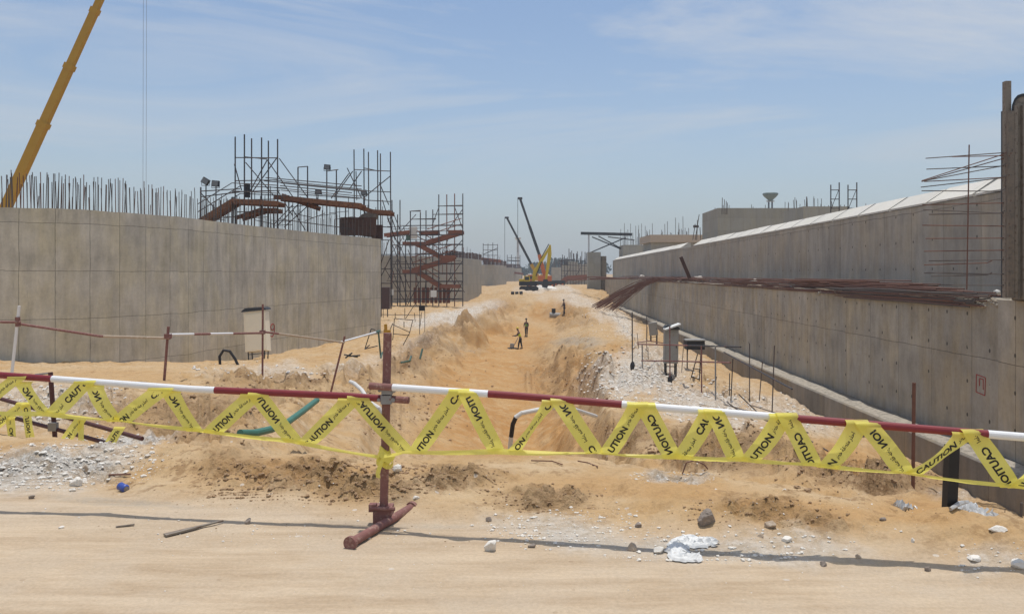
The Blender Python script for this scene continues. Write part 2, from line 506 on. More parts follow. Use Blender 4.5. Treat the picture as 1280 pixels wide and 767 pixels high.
# road edge (depth) and the profile of the ground behind it, one list per photo column:
# (Y, py) where the ground is seen, (Y, None, z) where it is hidden in a dip
COLS = {
 -900: (8.0, [(9, 0, 0.05), (11, 0, -.3), (14, 0, -.5), (30, 0, -1.8), (60, 0, -2.5)]),
 -300: (7.4, [(8.6, 0, .12), (10, 0, -.25), (13, 0, -.45), (22, 0, -.95), (30, 0, -1.8), (60, 0, -2.5)]),
 0: (6.75, [(8, 560), (8.9, 0, -.05), (10, 545), (13, 508), (17, 477), (22, 464), (30.5, 456), (60, 0, -2.5)]),
 60: (6.5, [(7.6, 565), (8.3, 0, .06), (9.6, 0, -.32), (10.5, 545), (13, 508), (17, 476), (22, 463), (31, 456), (60, 0, -2.5)]),
 150: (6.2, [(7.2, 587), (7.9, 552), (9.3, 0, -.5), (10.5, 545), (13.5, 505), (17, 474), (22, 462), (33, 457), (60, 0, -2.5)]),
 230: (6.0, [(6.8, 595), (7.5, 555), (9.0, 0, -.5), (11, 545), (13.5, 505), (17.5, 473), (24, 459), (36, 456), (60, 0, -2.6)]),
 300: (5.85, [(6.5, 600), (7.2, 562), (8.6, 0, -.5), (11, 542), (14, 500), (18, 480), (20, 471), (28, 458), (41, 452), (70, 0, -2.6)]),
 360: (5.76, [(6.4, 603), (7.1, 567), (8.8, 0, -.8), (12, 545), (16, 512), (21.3, 487), (22, 472), (32, 458), (45, 441), (80, 0, -2.6)]),
 400: (5.70, [(6.4, 605), (7.2, 567), (9.0, 0, -1.0), (14, 556), (18, 522), (24.3, 489), (25, 471), (36, 455), (49, 433), (80, 0, -2.6)]),
 440: (5.65, [(6.4, 603), (7.2, 569), (9.2, 0, -1.3), (15, 560), (20, 520), (28.2, 484), (29, 465), (40, 448), (53, 425), (80, 0, -2.6)]),
 478: (5.58, [(6.4, 600), (7.3, 570), (9.5, 0, -1.6), (18, 560), (24, 512), (34.8, 471), (35.6, 452), (48, 431), (57, 417), (80, 398), (110, 377)]),
 510: (5.56, [(6.4, 597), (7.4, 571), (9.8, 0, -1.9), (20, 556), (27, 512), (40.4, 464), (41.4, 443), (52, 425), (62, 410), (85, 392), (112, 377)]),
 545: (5.53, [(6.5, 595), (7.6, 571), (10.2, 0, -2.2), (24, 548), (31, 507), (42, 473), (47.6, 456), (48.8, 432), (58, 416), (70, 403), (90, 388), (115, 377)]),
 580: (5.50, [(6.6, 592), (7.8, 569), (11, 0, -2.6), (26, 547), (33, 511), (44, 474), (57, 446), (62.5, 434), (64.5, 411), (80, 394), (100, 385), (130, 377)]),
 610: (5.46, [(6.7, 590), (7.9, 567), (11.5, 0, -2.8), (28, 551), (38, 500), (52, 459), (66, 434), (79, 419), (81, 399), (100, 385), (130, 374), (170, 363)]),
 640: (5.42, [(6.8, 588), (8, 566), (12, 0, -3.0), (30, 551), (45, 483), (67, 436), (87, 417), (105, 402), (112, 388), (128, 370), (150, 362)]),
 670: (5.37, [(6.8, 588), (8.1, 567), (12, 0, -3.0), (30, 552), (44, 486), (58, 452), (67, 434), (87, 417), (102, 404), (114, 388), (130, 370), (150, 362)]),
 690: (5.33, [(6.8, 589), (8.2, 569), (12, 0, -3.0), (28, 549), (38, 507), (48, 470), (53, 449), (64, 431), (85, 414), (102, 400), (116, 385), (130, 371), (150, 361)]),
 720: (5.25, [(6.7, 592), (8.2, 572), (12, 0, -2.6), (22, 546), (32, 508), (40, 475), (45, 450), (60, 427), (76, 411), (86, 395), (100, 385), (125, 371), (150, 361)]),
 742: (5.21, [(6.6, 595), (8.1, 574), (11.5, 0, -2.2), (18, 548), (25, 512), (31, 481), (35, 451), (48, 431), (70, 409), (85, 394), (100, 386), (130, 371), (150, 362)]),
 760: (5.18, [(6.6, 597), (8, 576), (11, 0, -2.0), (15, 556), (18, 524), (21, 500), (29, 457), (36, 441), (50, 428), (70, 408), (85, 397), (100, 392), (129, 383), (150, 366)]),
 800: (5.10, [(6.4, 600), (7.6, 581), (9.8, 0, -1.5), (12.5, 560), (14, 541), (15.5, 523), (22, 490), (28, 465), (36, 446), (50, 430), (65, 417), (88, 406), (120, 0, -4.0)]),
 860: (4.98, [(5.9, 618), (7.0, 589), (9, 0, -1.1), (11.5, 566), (13, 549), (14.5, 530), (18, 511), (24, 491), (34, 468), (46, 452), (60, 441), (90, 0, -4.3)]),
 920: (4.87, [(5.7, 627), (6.6, 598), (8.5, 0, -.95), (10.8, 570), (12, 551), (13.2, 533), (20, 511), (30, 492), (45, 475), (60, 0, -4.3)]),
 1000: (4.76, [(5.45, 642), (6.2, 607), (8, 0, -.9), (10.3, 582), (11.5, 563), (13, 546), (20, 533), (34, 517), (50, 0, -4.3)]),
 1080: (4.67, [(5.2, 658), (5.8, 616), (7.5, 0, -.95), (9.8, 595), (12, 576), (14, 566), (20, 560), (27.5, 559), (50, 0, -4.3)]),
 1187: (4.53, [(4.85, 690), (5.25, 630), (7, 0, -.9), (9, 618), (12, 0, -2.0), (21.8, 0, -4.3), (50, 0, -4.3)]),
 1280: (4.42, [(4.65, 706), (5.1, 642), (7, 0, -1.1), (12, 0, -2.2), (18.5, 0, -4.3), (50, 0, -4.3)]),
 1600: (4.1, [(4.6, 0, .28), (7, 0, -1.1), (12, 0, -2.4), (18.5, 0, -4.3), (50, 0, -4.3)]),
 2400: (3.6, [(4.2, 0, .28), (7, 0, -1.1), (12, 0, -2.4), (18.5, 0, -4.3), (50, 0, -4.3)]),
}
_pxs = np.array(sorted(COLS)); _prof = []
for k in _pxs:
    e, pts = COLS[int(k)]
    ys = [0, e - .25, e]; zs = [0, 0, 0.0]
    for p in pts:
        ys.append(p[0]); zs.append(p[2] if len(p) == 3 else H - (p[1] - HY) / F * p[0])
    if ys[-1] < 150:
        ys += [150]; zs += [-1.35 if 560 < k < 770 else zs[-1]]
    ys += [260, 420, 6000]; zs += [-1.5, -1.6, -1.6]
    _prof.append((np.array(ys), np.array(zs)))
def edgeY(px):
    return np.interp(px, _pxs, np.array([COLS[int(k)][0] for k in _pxs]))
def base_z(px, Y):
    px = np.asarray(px, float); Y = np.asarray(Y, float)
    tab = np.stack([np.interp(Y, ys, zs) for ys, zs in _prof], 0)
    i = np.clip(np.searchsorted(_pxs, px, side='right') - 1, 0, len(_pxs) - 2)
    t = np.clip((px - _pxs[i]) / (_pxs[i + 1] - _pxs[i]), 0, 1)
    t = t * t * (3 - 2 * t) * .5 + t * .5
    ar = np.arange(px.size).reshape(px.shape)
    tf = tab.reshape(len(_pxs), -1)
    a = tf[i.ravel(), ar.ravel()]; b = tf[i.ravel() + 1, ar.ravel()]
    return (a * (1 - t.ravel()) + b * t.ravel()).reshape(px.shape)

def ell(px, py, cx, cy, rx, ry, rot=0):
    a = math.radians(rot); dx = px - cx; dy = py - cy
    u = (dx * math.cos(a) + dy * math.sin(a)) / rx; v = (-dx * math.sin(a) + dy * math.cos(a)) / ry
    return np.clip(1.6 - 1.6 * (u * u + v * v) ** .5, 0, 1)
WHITE = [(50, 585, 150, 34, -6, 1), (150, 553, 75, 12, -8, 1), (60, 505, 110, 32, 0, .65), (800, 470, 80, 36, -10, 1), (870, 502, 95, 26, 20, .75),
         (985, 512, 110, 22, 20, .55), (775, 405, 60, 17, 30, .9), (560, 395, 75, 11, -8, .85), (330, 462, 90, 12, 0, .55), (705, 664, 110, 26, 8, .55),
         (905, 688, 170, 18, 5, .5), (845, 597, 60, 8, 6, .9), (715, 375, 60, 12, 0, .6), (1000, 680, 120, 24, 8, .4), (450, 455, 60, 10, -10, .35), (680, 365, 50, 6, 0, .7),
         (1240, 700, 60, 26, 0, .45), (1200, 620, 60, 12, 0, .5), (520, 430, 60, 12, -15, .35)]
EARTH_AND_SHADE = [(230, 520, 120, 40, 0, .8), (140, 512, 70, 30, 0, .6), (330, 598, 90, 20, 4, .55), (415, 600, 90, 30, 6, .85), (480, 612, 60, 16, 0, .6), (560, 600, 75, 20, 0, .7), (685, 626, 85, 18, 0, .65), (905, 562, 120, 34, 8, .95),
         (1085, 592, 130, 22, 8, 1), (780, 545, 60, 30, 0, .9), (700, 472, 45, 34, 0, .6), (955, 640, 100, 20, 5, .7), (330, 478, 110, 16, -4, .6), (520, 440, 70, 20, -20, .9), (545, 425, 50, 10, -25, 1), (500, 450, 40, 12, -30, 1), (400, 472, 70, 8, -8, .9), (740, 480, 20, 40, 20, .8), (580, 408, 40, 10, -25, .8), (480, 500, 70, 40, 0, .45), (690, 480, 60, 40, 30, .5), (710, 395, 40, 14, 10, .6), (1000, 575, 120, 22, 8, .8), (1100, 600, 110, 18, 8, .9),  # strips along the bank lips also put undercut shade into the brown
         (600, 397, 60, 16, -20, .55), (300, 585, 70, 30, 0, .5), (470, 520, 60, 50, 0, .25), (1010, 655, 110, 20, 5, .45), (700, 440, 60, 30, 0, .35), (1130, 610, 110, 14, 8, .8)]
GREY = [(725, 428, 46, 8, 0, .8), (590, 437, 30, 6, 0, .5), (150, 627, 120, 6, 5, .6), (500, 655, 160, 5, 2, .35), (800, 682, 180, 6, 5, .35)]
# where the banks are rough: (px, Y, rpx, rlogY, amplitude in metres)
ROUGH = [(230, 12, 170, .35, .12), (330, 19, 130, .22, .28), (440, 29, 62, .22, .6), (520, 43, 44, .18, .95), (590, 68, 32, .2, 1.05), (702, 46, 36, .2, .75),
         (735, 30, 40, .25, .6), (780, 15, 60, .2, .30), (880, 12, 110, .22, .25), (1050, 11, 130, .25, .22), (722, 90, 40, .16, .7), (650, 115, 40, .07, .5), (800, 45, 60, .35, .35), (900, 30, 110, .3, .28),
         (60, 13, 120, .25, .14)]
ORANGE = [(620, 490, 120, 75, 0, 1), (640, 545, 170, 40, 0, .9), (640, 425, 75, 30, 0, .9), (690, 390, 45, 22, 0, .8), (630, 385, 40, 16, 0, .5), (1050, 570, 140, 30, 8, .6), (560, 545, 80, 40, 0, .6), (720, 470, 50, 40, 0, .7), (690, 395, 50, 30, 0, .4), (1000, 640, 200, 26, 4, .5), (330, 590, 170, 30, 0, .45), (800, 610, 260, 26, 3, .45), (140, 470, 160, 16, 0, .4), (770, 440, 30, 16, 0, .6), (1150, 640, 120, 30, 5, .5)]
def orange_mask(px, py):
    o = np.zeros_like(py)
    for (a, b, rx, ry, rot, wgt) in ORANGE: o = np.maximum(o, wgt * ell(px, py, a, b, rx, ry, rot))
    return o
def displaced(px, Y):
    """final ground height; also the projected photo row"""
    x = (px - CX) / F * Y
    wob = (fbm(x * .5 + 3, Y * .5, 91, 4) - .5)
    amt = np.clip((Y - 8) / 10, 0, 1)
    pxw = px + wob * 32 * amt
    Yw = Y * (1 + (fbm(x * .22 + 9, Y * .22, 71, 4) - .5) * .16 * amt)
    z = base_z(pxw, Yw)
    e = edgeY(px) + (fbm(x * 1.3, Y * .4, 5, 3) - .5) * .35
    off = np.clip((Y - e) / .5, 0, 1)
    # road: very shallow ruts; verge: clods
    z = z + (fbm(x * .55, Y * 1.9, 11, 4) - .5) * .03 * (1 - off) + (fbm(x * 3.1, Y * 9, 13, 4) - .5) * .016 * (1 - off)
    sc = np.clip(Y / 7, .8, 9)
    z = z + off * (fbm(x * 1.5, Y * 1.5, 21, 5) - .5) * .12 * np.clip(Y / 9, 1, 1.4)
    py = HY + (H - z) / Y * F
    br = np.zeros_like(z); wh = np.zeros_like(z); gr = np.zeros_like(z)
    n = fbm(x * 1.1, Y * 1.1, 31, 5)
    jx = (fbm(px * .02, py * .03, 41, 4) - .5) * 70; jy = (fbm(px * .02 + 50, py * .03, 43, 4) - .5) * 26
    for (a, b, rx, ry, rot, wgt) in WHITE: wh = np.maximum(wh, wgt * ell(px + jx, py + jy, a, b, rx, ry, rot))
    for (a, b, rx, ry, rot, wgt) in EARTH_AND_SHADE: br = np.maximum(br, wgt * ell(px + jx, py + jy, a, b, rx, ry, rot))
    for (a, b, rx, ry, rot, wgt) in GREY: gr = np.maximum(gr, wgt * ell(px + jx * .3, py + jy * .3, a, b, rx, ry, rot))
    far = np.clip(Y / 10, 1, 5)
    clod = ridged(x * 4.2 / far, Y * 4.2 / far, 51, 4)
    lump = np.clip(fbm(x * 6.5 / far, Y * 6.5 / far, 57, 4, .6) - .47, 0, 1) * 3.2
    z = z + off * (br * .13 + .02) * np.minimum(lump, .9) * far
    z = z + off * br * (clod - .45) * .08 * far + off * br * (fbm(x * 9 / far, Y * 9 / far, 53, 3) - .5) * .07 * far
    z = z + off * wh * (fbm(x * 6 / far, Y * 6 / far, 61, 5, .65) - .5) * .22 * far
    for (cx, cy, rx, ly, A) in ROUGH:
        wgt = np.clip(1.5 - 1.5 * (((px - cx) / rx) ** 2 + (np.log(Y / cy) / ly) ** 2) ** .5, 0, 1)
        s = 1.1 / max(.5, A * 3.2)
        z = z + wgt * A * (ridged(x * s, Y * s, 77, 3) - .62) * 1.5
        st = fbm(x * s * .8 + 7, Y * s * .8, 79, 3); st = np.clip((st - .47) / .05, 0, 1); st2 = fbm(x * s * 1.7 + 2, Y * s * 1.7, 80, 2); st2 = np.clip((st2 - .46) / .10, 0, 1)
        z = z + wgt * A * (.75 * (st - .5) + .4 * (st2 - .5))
        z = z + wgt * A * .55 * (fbm(x * s * 2.2, Y * s * 2.2, 78, 3, .5) - .5)
    road = 1 - off
    return z, py, wh, br, gr, road
def ground(x, y):
    px = CX + np.asarray([x], float) / y * F
    z = displaced(px, np.asarray([y], float))[0]
    return float(z[0])
def G(px, Y, dz=0.0):
    """a point on the ground in photo column px at depth Y"""
    x = (px - CX) / F * Y
    return Vector((x, Y, ground(x, Y) + dz))
def Gpy(px, py, y0=2.5, y1=160.0, dz=0.0):
    """the nearest ground seen at photo pixel px, py"""
    Ys = np.geomspace(y0, y1, 700)
    z = displaced(np.full_like(Ys, px), Ys)[0]
    pr = HY + (H - z) / Ys * F
    hit = np.where(pr <= py)[0]
    i = hit[0] if len(hit) else len(Ys) - 1
    return Vector(((px - CX) / F * Ys[i], Ys[i], z[i] + dz))

def build_ground():
    pxa = np.concatenate([np.linspace(-2200, -140, 40), np.arange(-130, 1411, 1.75), np.linspace(1420, 3400, 40)])
    Ya = np.concatenate([np.geomspace(1.3, 4, 70)[:-1], np.geomspace(4, 9, 300)[:-1], np.geomspace(9, 260, 720)[:-1], np.geomspace(260, 6000, 36)])
    PX, YY = np.meshgrid(pxa, Ya)
    z, py, wh, br, gr, road = displaced(PX, YY)
    X = (PX - CX) / F * YY
    nr, nc = PX.shape
    co = np.stack([X, YY, z], -1).reshape(-1, 3)
    # behind the camera the road simply goes on
    extra = np.array([[co[0, 0], 1.3, co[0, 2]], [co[nc - 1, 0], 1.3, co[nc - 1, 2]], [40, -40, 0], [-40, -40, 0]], float)
    idx = np.arange(nr * nc).reshape(nr, nc)
    q = np.stack([idx[:-1, :-1], idx[:-1, 1:], idx[1:, 1:], idx[1:, :-1]], -1).reshape(-1, 4)
    n0 = nr * nc
    me = bpy.data.meshes.new('sand_ground')
    me.vertices.add(n0 + 4)
    me.vertices.foreach_set('co', np.concatenate([co, extra]).astype(np.float32).ravel())
    q = np.concatenate([q, [[n0 + 3, n0 + 2, n0 + 1, n0]]])
    me.loops.add(q.size); me.loops.foreach_set('vertex_index', q.astype(np.int32).ravel())
    me.polygons.add(len(q)); me.polygons.foreach_set('loop_start', (np.arange(len(q)) * 4).astype(np.int32))
    me.polygons.foreach_set('use_smooth', np.ones(len(q), bool))
    me.update(calc_edges=True)
    at = me.attributes.new('zones', 'FLOAT_COLOR', 'POINT')
    rgba = np.zeros((n0 + 4, 4), np.float32)
    rgba[:n0, 0] = wh.ravel(); rgba[:n0, 1] = br.ravel(); rgba[:n0, 2] = gr.ravel(); rgba[:n0, 3] = road.ravel()
    rgba[n0:, 3] = 1
    at.data.foreach_set('color', rgba.ravel())
    at2 = me.attributes.new('reddish', 'FLOAT', 'POINT')
    og = np.zeros(n0 + 4, np.float32); og[:n0] = orange_mask(PX, py).ravel(); at2.data.foreach_set('value', og)
    m, t, b = newmat('sandy ground')
    tco = t.nodes.new('ShaderNodeTexCoord').outputs['Object']
    za = mnode(t, 'ShaderNodeAttribute', attribute_name='zones')
    sp = t.nodes.new('ShaderNodeSeparateColor'); t.links.new(za.outputs['Color'], sp.inputs[0])
    whf, brf, grf, rdf = sp.outputs[0], sp.outputs[1], sp.outputs[2], za.outputs['Alpha']
    big = mnoise(t, tco, .16, 5, .6); mid = mnoise(t, tco, 1.1, 7, .65); fin = mnoise(t, tco, 9, 7, .7); grit = mnoise(t, tco, 42, 4, .7)
    og = mnode(t, 'ShaderNodeAttribute', attribute_name='reddish').outputs['Fac']
    pale = mmix(t, mramp(t, big, .35, .65), (.475, .295, .135), (.535, .365, .19))
    pale = mmix(t, mramp(t, mid, .40, .64), pale, (.58, .43, .262))
    red = mmix(t, mramp(t, big, .35, .65), (.455, .25, .095), (.51, .305, .132))
    red = mmix(t, mramp(t, mid, .44, .68), red, (.545, .37, .19))
    og2 = mramp(t, mmath(t, 'ADD', og, mmath(t, 'MULTIPLY', mmath(t, 'SUBTRACT', mid, .5), .9)), .25, .6)
    sand = mmix(t, og2, pale, red)
    # long drag marks on the road
    mp2 = mnode(t, 'ShaderNodeMapping'); mp2.inputs['Scale'].default_value = (.35, 2.6, 1); mp2.inputs['Rotation'].default_value = (0, 0, math.radians(-4))
    t.links.new(tco, mp2.inputs[0])
    tracks = mnoise(t, mp2.outputs[0], 2.2, 6, .68)
    road_c = mmix(t, mramp(t, tracks, .36, .62), (.475, .355, .235), (.62, .49, .345))
    road_c = mmix(t, mramp(t, mid, .45, .7), road_c, (.57, .465, .345))
    c = mmix(t, rdf, sand, road_c)
    earth = mmix(t, mramp(t, fin, .40, .62), (.25, .150, .075), (.50, .335, .19))  # brown earth, also the tone for shade under the bank lips
    wb = mmath(t, 'MULTIPLY', brf, mramp(t, mmath(t, 'ADD', mmath(t, 'MULTIPLY', mid, .5), mmath(t, 'MULTIPLY', fin, .5)), .40, .54))
    c = mmix(t, wb, c, earth)
    lime = mmix(t, mramp(t, fin, .38, .58), (.50, .44, .36), (.80, .76, .69))
    ww = mmath(t, 'MULTIPLY', whf, mramp(t, mmath(t, 'ADD', mmath(t, 'MULTIPLY', mid, .6), mmath(t, 'MULTIPLY', fin, .4)), .38, .52))
    ww2 = mmath(t, 'MAXIMUM', ww, mmath(t, 'MULTIPLY', whf, .72))
    c = mmix(t, ww2, c, lime)
    c = mmix(t, mmath(t, 'MULTIPLY', grf, mramp(t, fin, .3, .6)), c, (.36, .325, .27))
    # dark crumbs all over the dug ground
    sp1 = mnoise(t, tco, 5.5, 6, .72); sp2 = mramp(t, mnoise(t, tco, .55, 4, .6), .42, .60)
    off_r = mmath(t, 'SUBTRACT', 1.0, rdf)
    sf = mmath(t, 'MULTIPLY', mmath(t, 'MULTIPLY', mmath(t, 'MULTIPLY', mramp(t, sp1, .52, .60), off_r), mmath(t, 'SUBTRACT', 1.0, mmath(t, 'MULTIPLY', og, .55))), mmath(t, 'ADD', .18, mmath(t, 'MULTIPLY', sp2, .5)))
    c = mmix(t, sf, c, (.23, .13, .06))
    # scattered pale chips and dark crumbs
    vo = mnode(t, 'ShaderNodeTexVoronoi', Scale=7.0); t.links.new(tco, vo.inputs['Vector'])
    sel = t.nodes.new('ShaderNodeSeparateColor'); t.links.new(vo.outputs['Color'], sel.inputs[0])
    chip = mmath(t, 'MULTIPLY', mmath(t, 'LESS_THAN', vo.outputs['Distance'], .13), mmath(t, 'GREATER_THAN', sel.outputs[0], .9))
    c = mmix(t, mmath(t, 'MULTIPLY', chip, .7), c, (.66, .60, .52))
    chip2 = mmath(t, 'MULTIPLY', mmath(t, 'LESS_THAN', vo.outputs['Distance'], .11), mmath(t, 'LESS_THAN', sel.outputs[1], .12))
    c = mmix(t, mmath(t, 'MULTIPLY', chip2, mmath(t, 'ADD', .25, mmath(t, 'MULTIPLY', brf, .5))), c, (.24, .15, .09))
    gm = mmath(t, 'ADD', .69, mmath(t, 'MULTIPLY', grit, .44))
    gc = t.nodes.new('ShaderNodeCombineColor')
    for i in range(3): t.links.new(gm, gc.inputs[i])
    c = mmix(t, 1.0, c, gc.outputs[0], 'MULTIPLY')
    t.links.new(c, b.inputs['Base Color'])
    b.inputs['Roughness'].default_value = 1.0
    b.inputs['Specular IOR Level'].default_value = .1
    hgt = mmath(t, 'ADD', mmath(t, 'MULTIPLY', fin, .8), mmath(t, 'ADD', mmath(t, 'MULTIPLY', grit, .25), mmath(t, 'MULTIPLY', mid, .9)))
    rough_s = mmath(t, 'ADD', .38, mmath(t, 'MULTIPLY', mmath(t, 'MAXIMUM', whf, brf), .6))
    bn = mnode(t, 'ShaderNodeBump', Distance=.10); t.links.new(rough_s, bn.inputs['Strength']); t.links.new(hgt, bn.inputs['Height'])
    t.links.new(bn.outputs[0], b.inputs['Normal'])
    me.materials.append(m)
    o = bpy.data.objects.new('sand_ground', me); COL.objects.link(o)
    prop(o, 'pale dirt road and orange sand falling into the dug trench', 'ground', kind='structure')
    M['sand'] = m
    return o
build_ground()

# loose stones: one object per sort, too many to count
_tab = {}
def scatter(name, mat, zones, label, seed, lo=1, squash=.7):
    rng = np.random.RandomState(seed)
    vs, fs = ICO[lo]; fs = np.array(fs)
    px = []; py = []; sz = []
    for (cx, cy, rx, ry, n, s0, s1) in zones:
        a = rng.rand(n) * 2 * np.pi; r = rng.rand(n) ** .6
        ax = cx + rx * r * np.cos(a); ay = cy + ry * r * np.sin(a)
        # gather part of them into loose heaps
        hx = cx + rx * (rng.rand(14) * 1.6 - .8); hy = cy + ry * (rng.rand(14) * 1.6 - .8)
        pick = rng.randint(0, 14, n); near = rng.rand(n) < .55
        ax = np.where(near, hx[pick] + rng.normal(size=n) * rx * .10, ax); ay = np.where(near, hy[pick] + rng.normal(size=n) * ry * .10, ay)
        px.append(ax); py.append(ay)
        sz.append(.42 * (s0 + (s1 - s0) * rng.rand(n) ** 5))
    px = np.concatenate(px); py = np.concatenate(py); sz = np.concatenate(sz)
    Ys = np.geomspace(2.6, 160, 420)
    out_v = []; out_f = []; n = 0
    tab_px = np.arange(-60, 1350, 6.0)
    A, B = np.meshgrid(tab_px, Ys)
    if 'pr' not in _tab: _tab['pr'] = HY + (H - displaced(A, B)[0]) / B * F
    pr = _tab['pr']
    for a, b, s in zip(px, py, sz):
        j = int(np.clip(round((a + 60) / 6), 0, len(tab_px) - 1))
        hit = np.where(pr[:, j] <= b)[0]
        if not len(hit): continue
        Y = Ys[hit[0]]
        s = s * np.clip(Y / 14, .8, 2)
        k = vs * (1 + (rng.rand(len(vs), 1) - .5) * .7)
        k = k * (s * .5 * np.array([1 + rng.rand() * .5, 1 + rng.rand() * .4, squash]))
        t = rng.rand() * 6.28; c_, s_ = math.cos(t), math.sin(t)
        k = k @ np.array([[c_, s_, 0], [-s_, c_, 0], [0, 0, 1]])
        x = (a - CX) / F * Y
        out_v.append(k + np.array([x, Y, 0])); out_f.append((fs + n, x, Y, s)); n += len(vs)
    xs = np.array([q[1] for q in out_f]); yy = np.array([q[2] for q in out_f])
    gz = displaced(CX + xs / yy * F, yy)[0]
    for i in range(len(out_v)): out_v[i][:, 2] += gz[i] + out_f[i][3] * squash * .28
    v = np.concatenate(out_v); f = np.concatenate([q[0] for q in out_f])
    me = bpy.data.meshes.new(name)
    me.from_pydata(v.tolist(), [], f.tolist()); me.materials.append(mat); me.update()
    o = bpy.data.objects.new(name, me); COL.objects.link(o)
    prop(o, label, 'rubble', kind='stuff')
scatter('limestone_rubble', M['stone_white'], [(800, 470, 80, 38, 900, .02, .13), (60, 585, 150, 30, 700, .02, .08), (870, 502, 95, 26, 500, .02, .12), (60, 508, 110, 30, 300, .02, .12), (705, 662, 120, 26, 300, .012, .05), 
    (60, 585, 150, 30, 900, .02, .11), (140, 556, 80, 12, 260, .02, .10), (60, 508, 110, 30, 300, .03, .15), (705, 662, 120, 26, 330, .012, .07),
    (905, 686, 170, 22, 420, .012, .07), (800, 470, 80, 38, 900, .02, .13), (870, 502, 95, 26, 500, .02, .13), (985, 515, 110, 24, 420, .02, .14), (775, 405, 60, 18, 260, .03, .12),
    (845, 597, 60, 8, 160, .015, .06), (640, 640, 640, 50, 380, .008, .045), (560, 396, 75, 12, 160, .03, .12), (330, 463, 110, 14, 160, .02, .14), (715, 378, 60, 14, 120, .03, .12),
    (1240, 700, 60, 26, 90, .012, .06), (640, 715, 640, 45, 150, .006, .022)], 'small pale limestone rubble lying loose over the sand and banks', 3)
scatter('earth_clods', M['clod'], [
    (390, 603, 150, 28, 1100, .015, .10), (560, 600, 80, 20, 420, .012, .07), (685, 626, 90, 18, 420, .01, .06), (905, 562, 120, 34, 500, .02, .13), (1085, 594, 130, 22, 500, .02, .12),
    (230, 520, 120, 40, 420, .03, .16), (955, 642, 110, 20, 420, .01, .06), (780, 545, 60, 30, 220, .02, .12), (640, 640, 640, 45, 500, .006, .03), (700, 470, 45, 34, 160, .02, .10),
    (390, 603, 150, 28, 1500, .008, .05), (300, 590, 200, 30, 700, .006, .04), (905, 562, 120, 30, 700, .01, .06), (1085, 594, 130, 20, 700, .01, .06), (560, 600, 80, 20, 500, .008, .04), (520, 500, 100, 60, 500, .03, .14), (640, 640, 640, 40, 900, .004, .02), (720, 470, 60, 50, 350, .03, .14), (330, 480, 110, 16, 180, .02, .12), (520, 450, 80, 30, 160, .02, .1)], 'brown crumbled earth clods scattered along the trench edge', 4)

# ------------------------------------------------------------------ walls
def catmull(pts, n=10):
    pts = [np.array(p, float) for p in pts]
    q = [2 * pts[0] - pts[1]] + pts + [2 * pts[-1] - pts[-2]]
    out = []
    for i in range(1, len(q) - 2):
        p0, p1, p2, p3 = q[i - 1:i + 3]
        for j in range(n):
            t = j / n
            out.append(.5 * (2 * p1 + (p2 - p0) * t + (2 * p0 - 5 * p1 + 4 * p2 - p3) * t * t + (3 * p1 - p0 - 3 * p2 + p3) * t ** 3))
    out.append(pts[-1]); return np.array(out)
def wall_mesh(path, z0, z1, thick, name, mat, parent, topnoise=0.0, sub=1, label=None):
    """a wall along a plan path (its seen face), going back to the left of the path"""
    path = np.array(path); k = len(path)
    d = np.gradient(path, axis=0); d /= np.linalg.norm(d, axis=1)[:, None]
    nrm = np.stack([-d[:, 1], d[:, 0]], 1)
    back = path + nrm * thick
    s = np.concatenate([[0], np.cumsum(np.linalg.norm(np.diff(path, axis=0), axis=1))])
    mb = MB(); uv = []
    rng = np.random.RandomState(3)
    tops = z1 + (rng.rand(k) - .5) * topnoise
    # seen face, top, back each get their own vertices so the joint pattern stays in metres
    def strip(a, za, b, zb, va, vb, us):
        o = len(mb.v)
        for i in range(k):
            mb.v.append(Vector((a[i][0], a[i][1], za[i]))); uv.append((us[i], va[i]))
            mb.v.append(Vector((b[i][0], b[i][1], zb[i]))); uv.append((us[i], vb[i]))
        for i in range(k - 1):
            mb.face((o + 2 * i, o + 2 * i + 2, o + 2 * i + 3, o + 2 * i + 1))
    lo = np.full(k, z0)
    strip(path, lo, path, tops, lo, tops, s)
    strip(path, tops, back, tops, tops, tops + thick, s)
    strip(back, tops, back, lo, tops, lo, s)
    for i, flip in ((0, 1), (k - 1, 0)):
        o = len(mb.v)
        for (p, z, uu) in ((path[i], z0, 0), (path[i], tops[i], 0), (back[i], tops[i], thick), (back[i], z0, thick)):
            mb.v.append(Vector((p[0], p[1], z))); uv.append((uu + s[i] + .3, z))
        mb.face((o, o + 1, o + 2, o + 3) if flip else (o + 3, o + 2, o + 1, o))
    return mb.build(name, mat, parent, uv=uv, label=label), path, back, s, nrm

def along(path, px):
    """point on a plan path in photo column px"""
    cols = CX + path[:, 0] / path[:, 1] * F
    return np.array([np.interp(px, cols, path[:, 0]), np.interp(px, cols, path[:, 1])])

rng = np.random.RandomState(11)
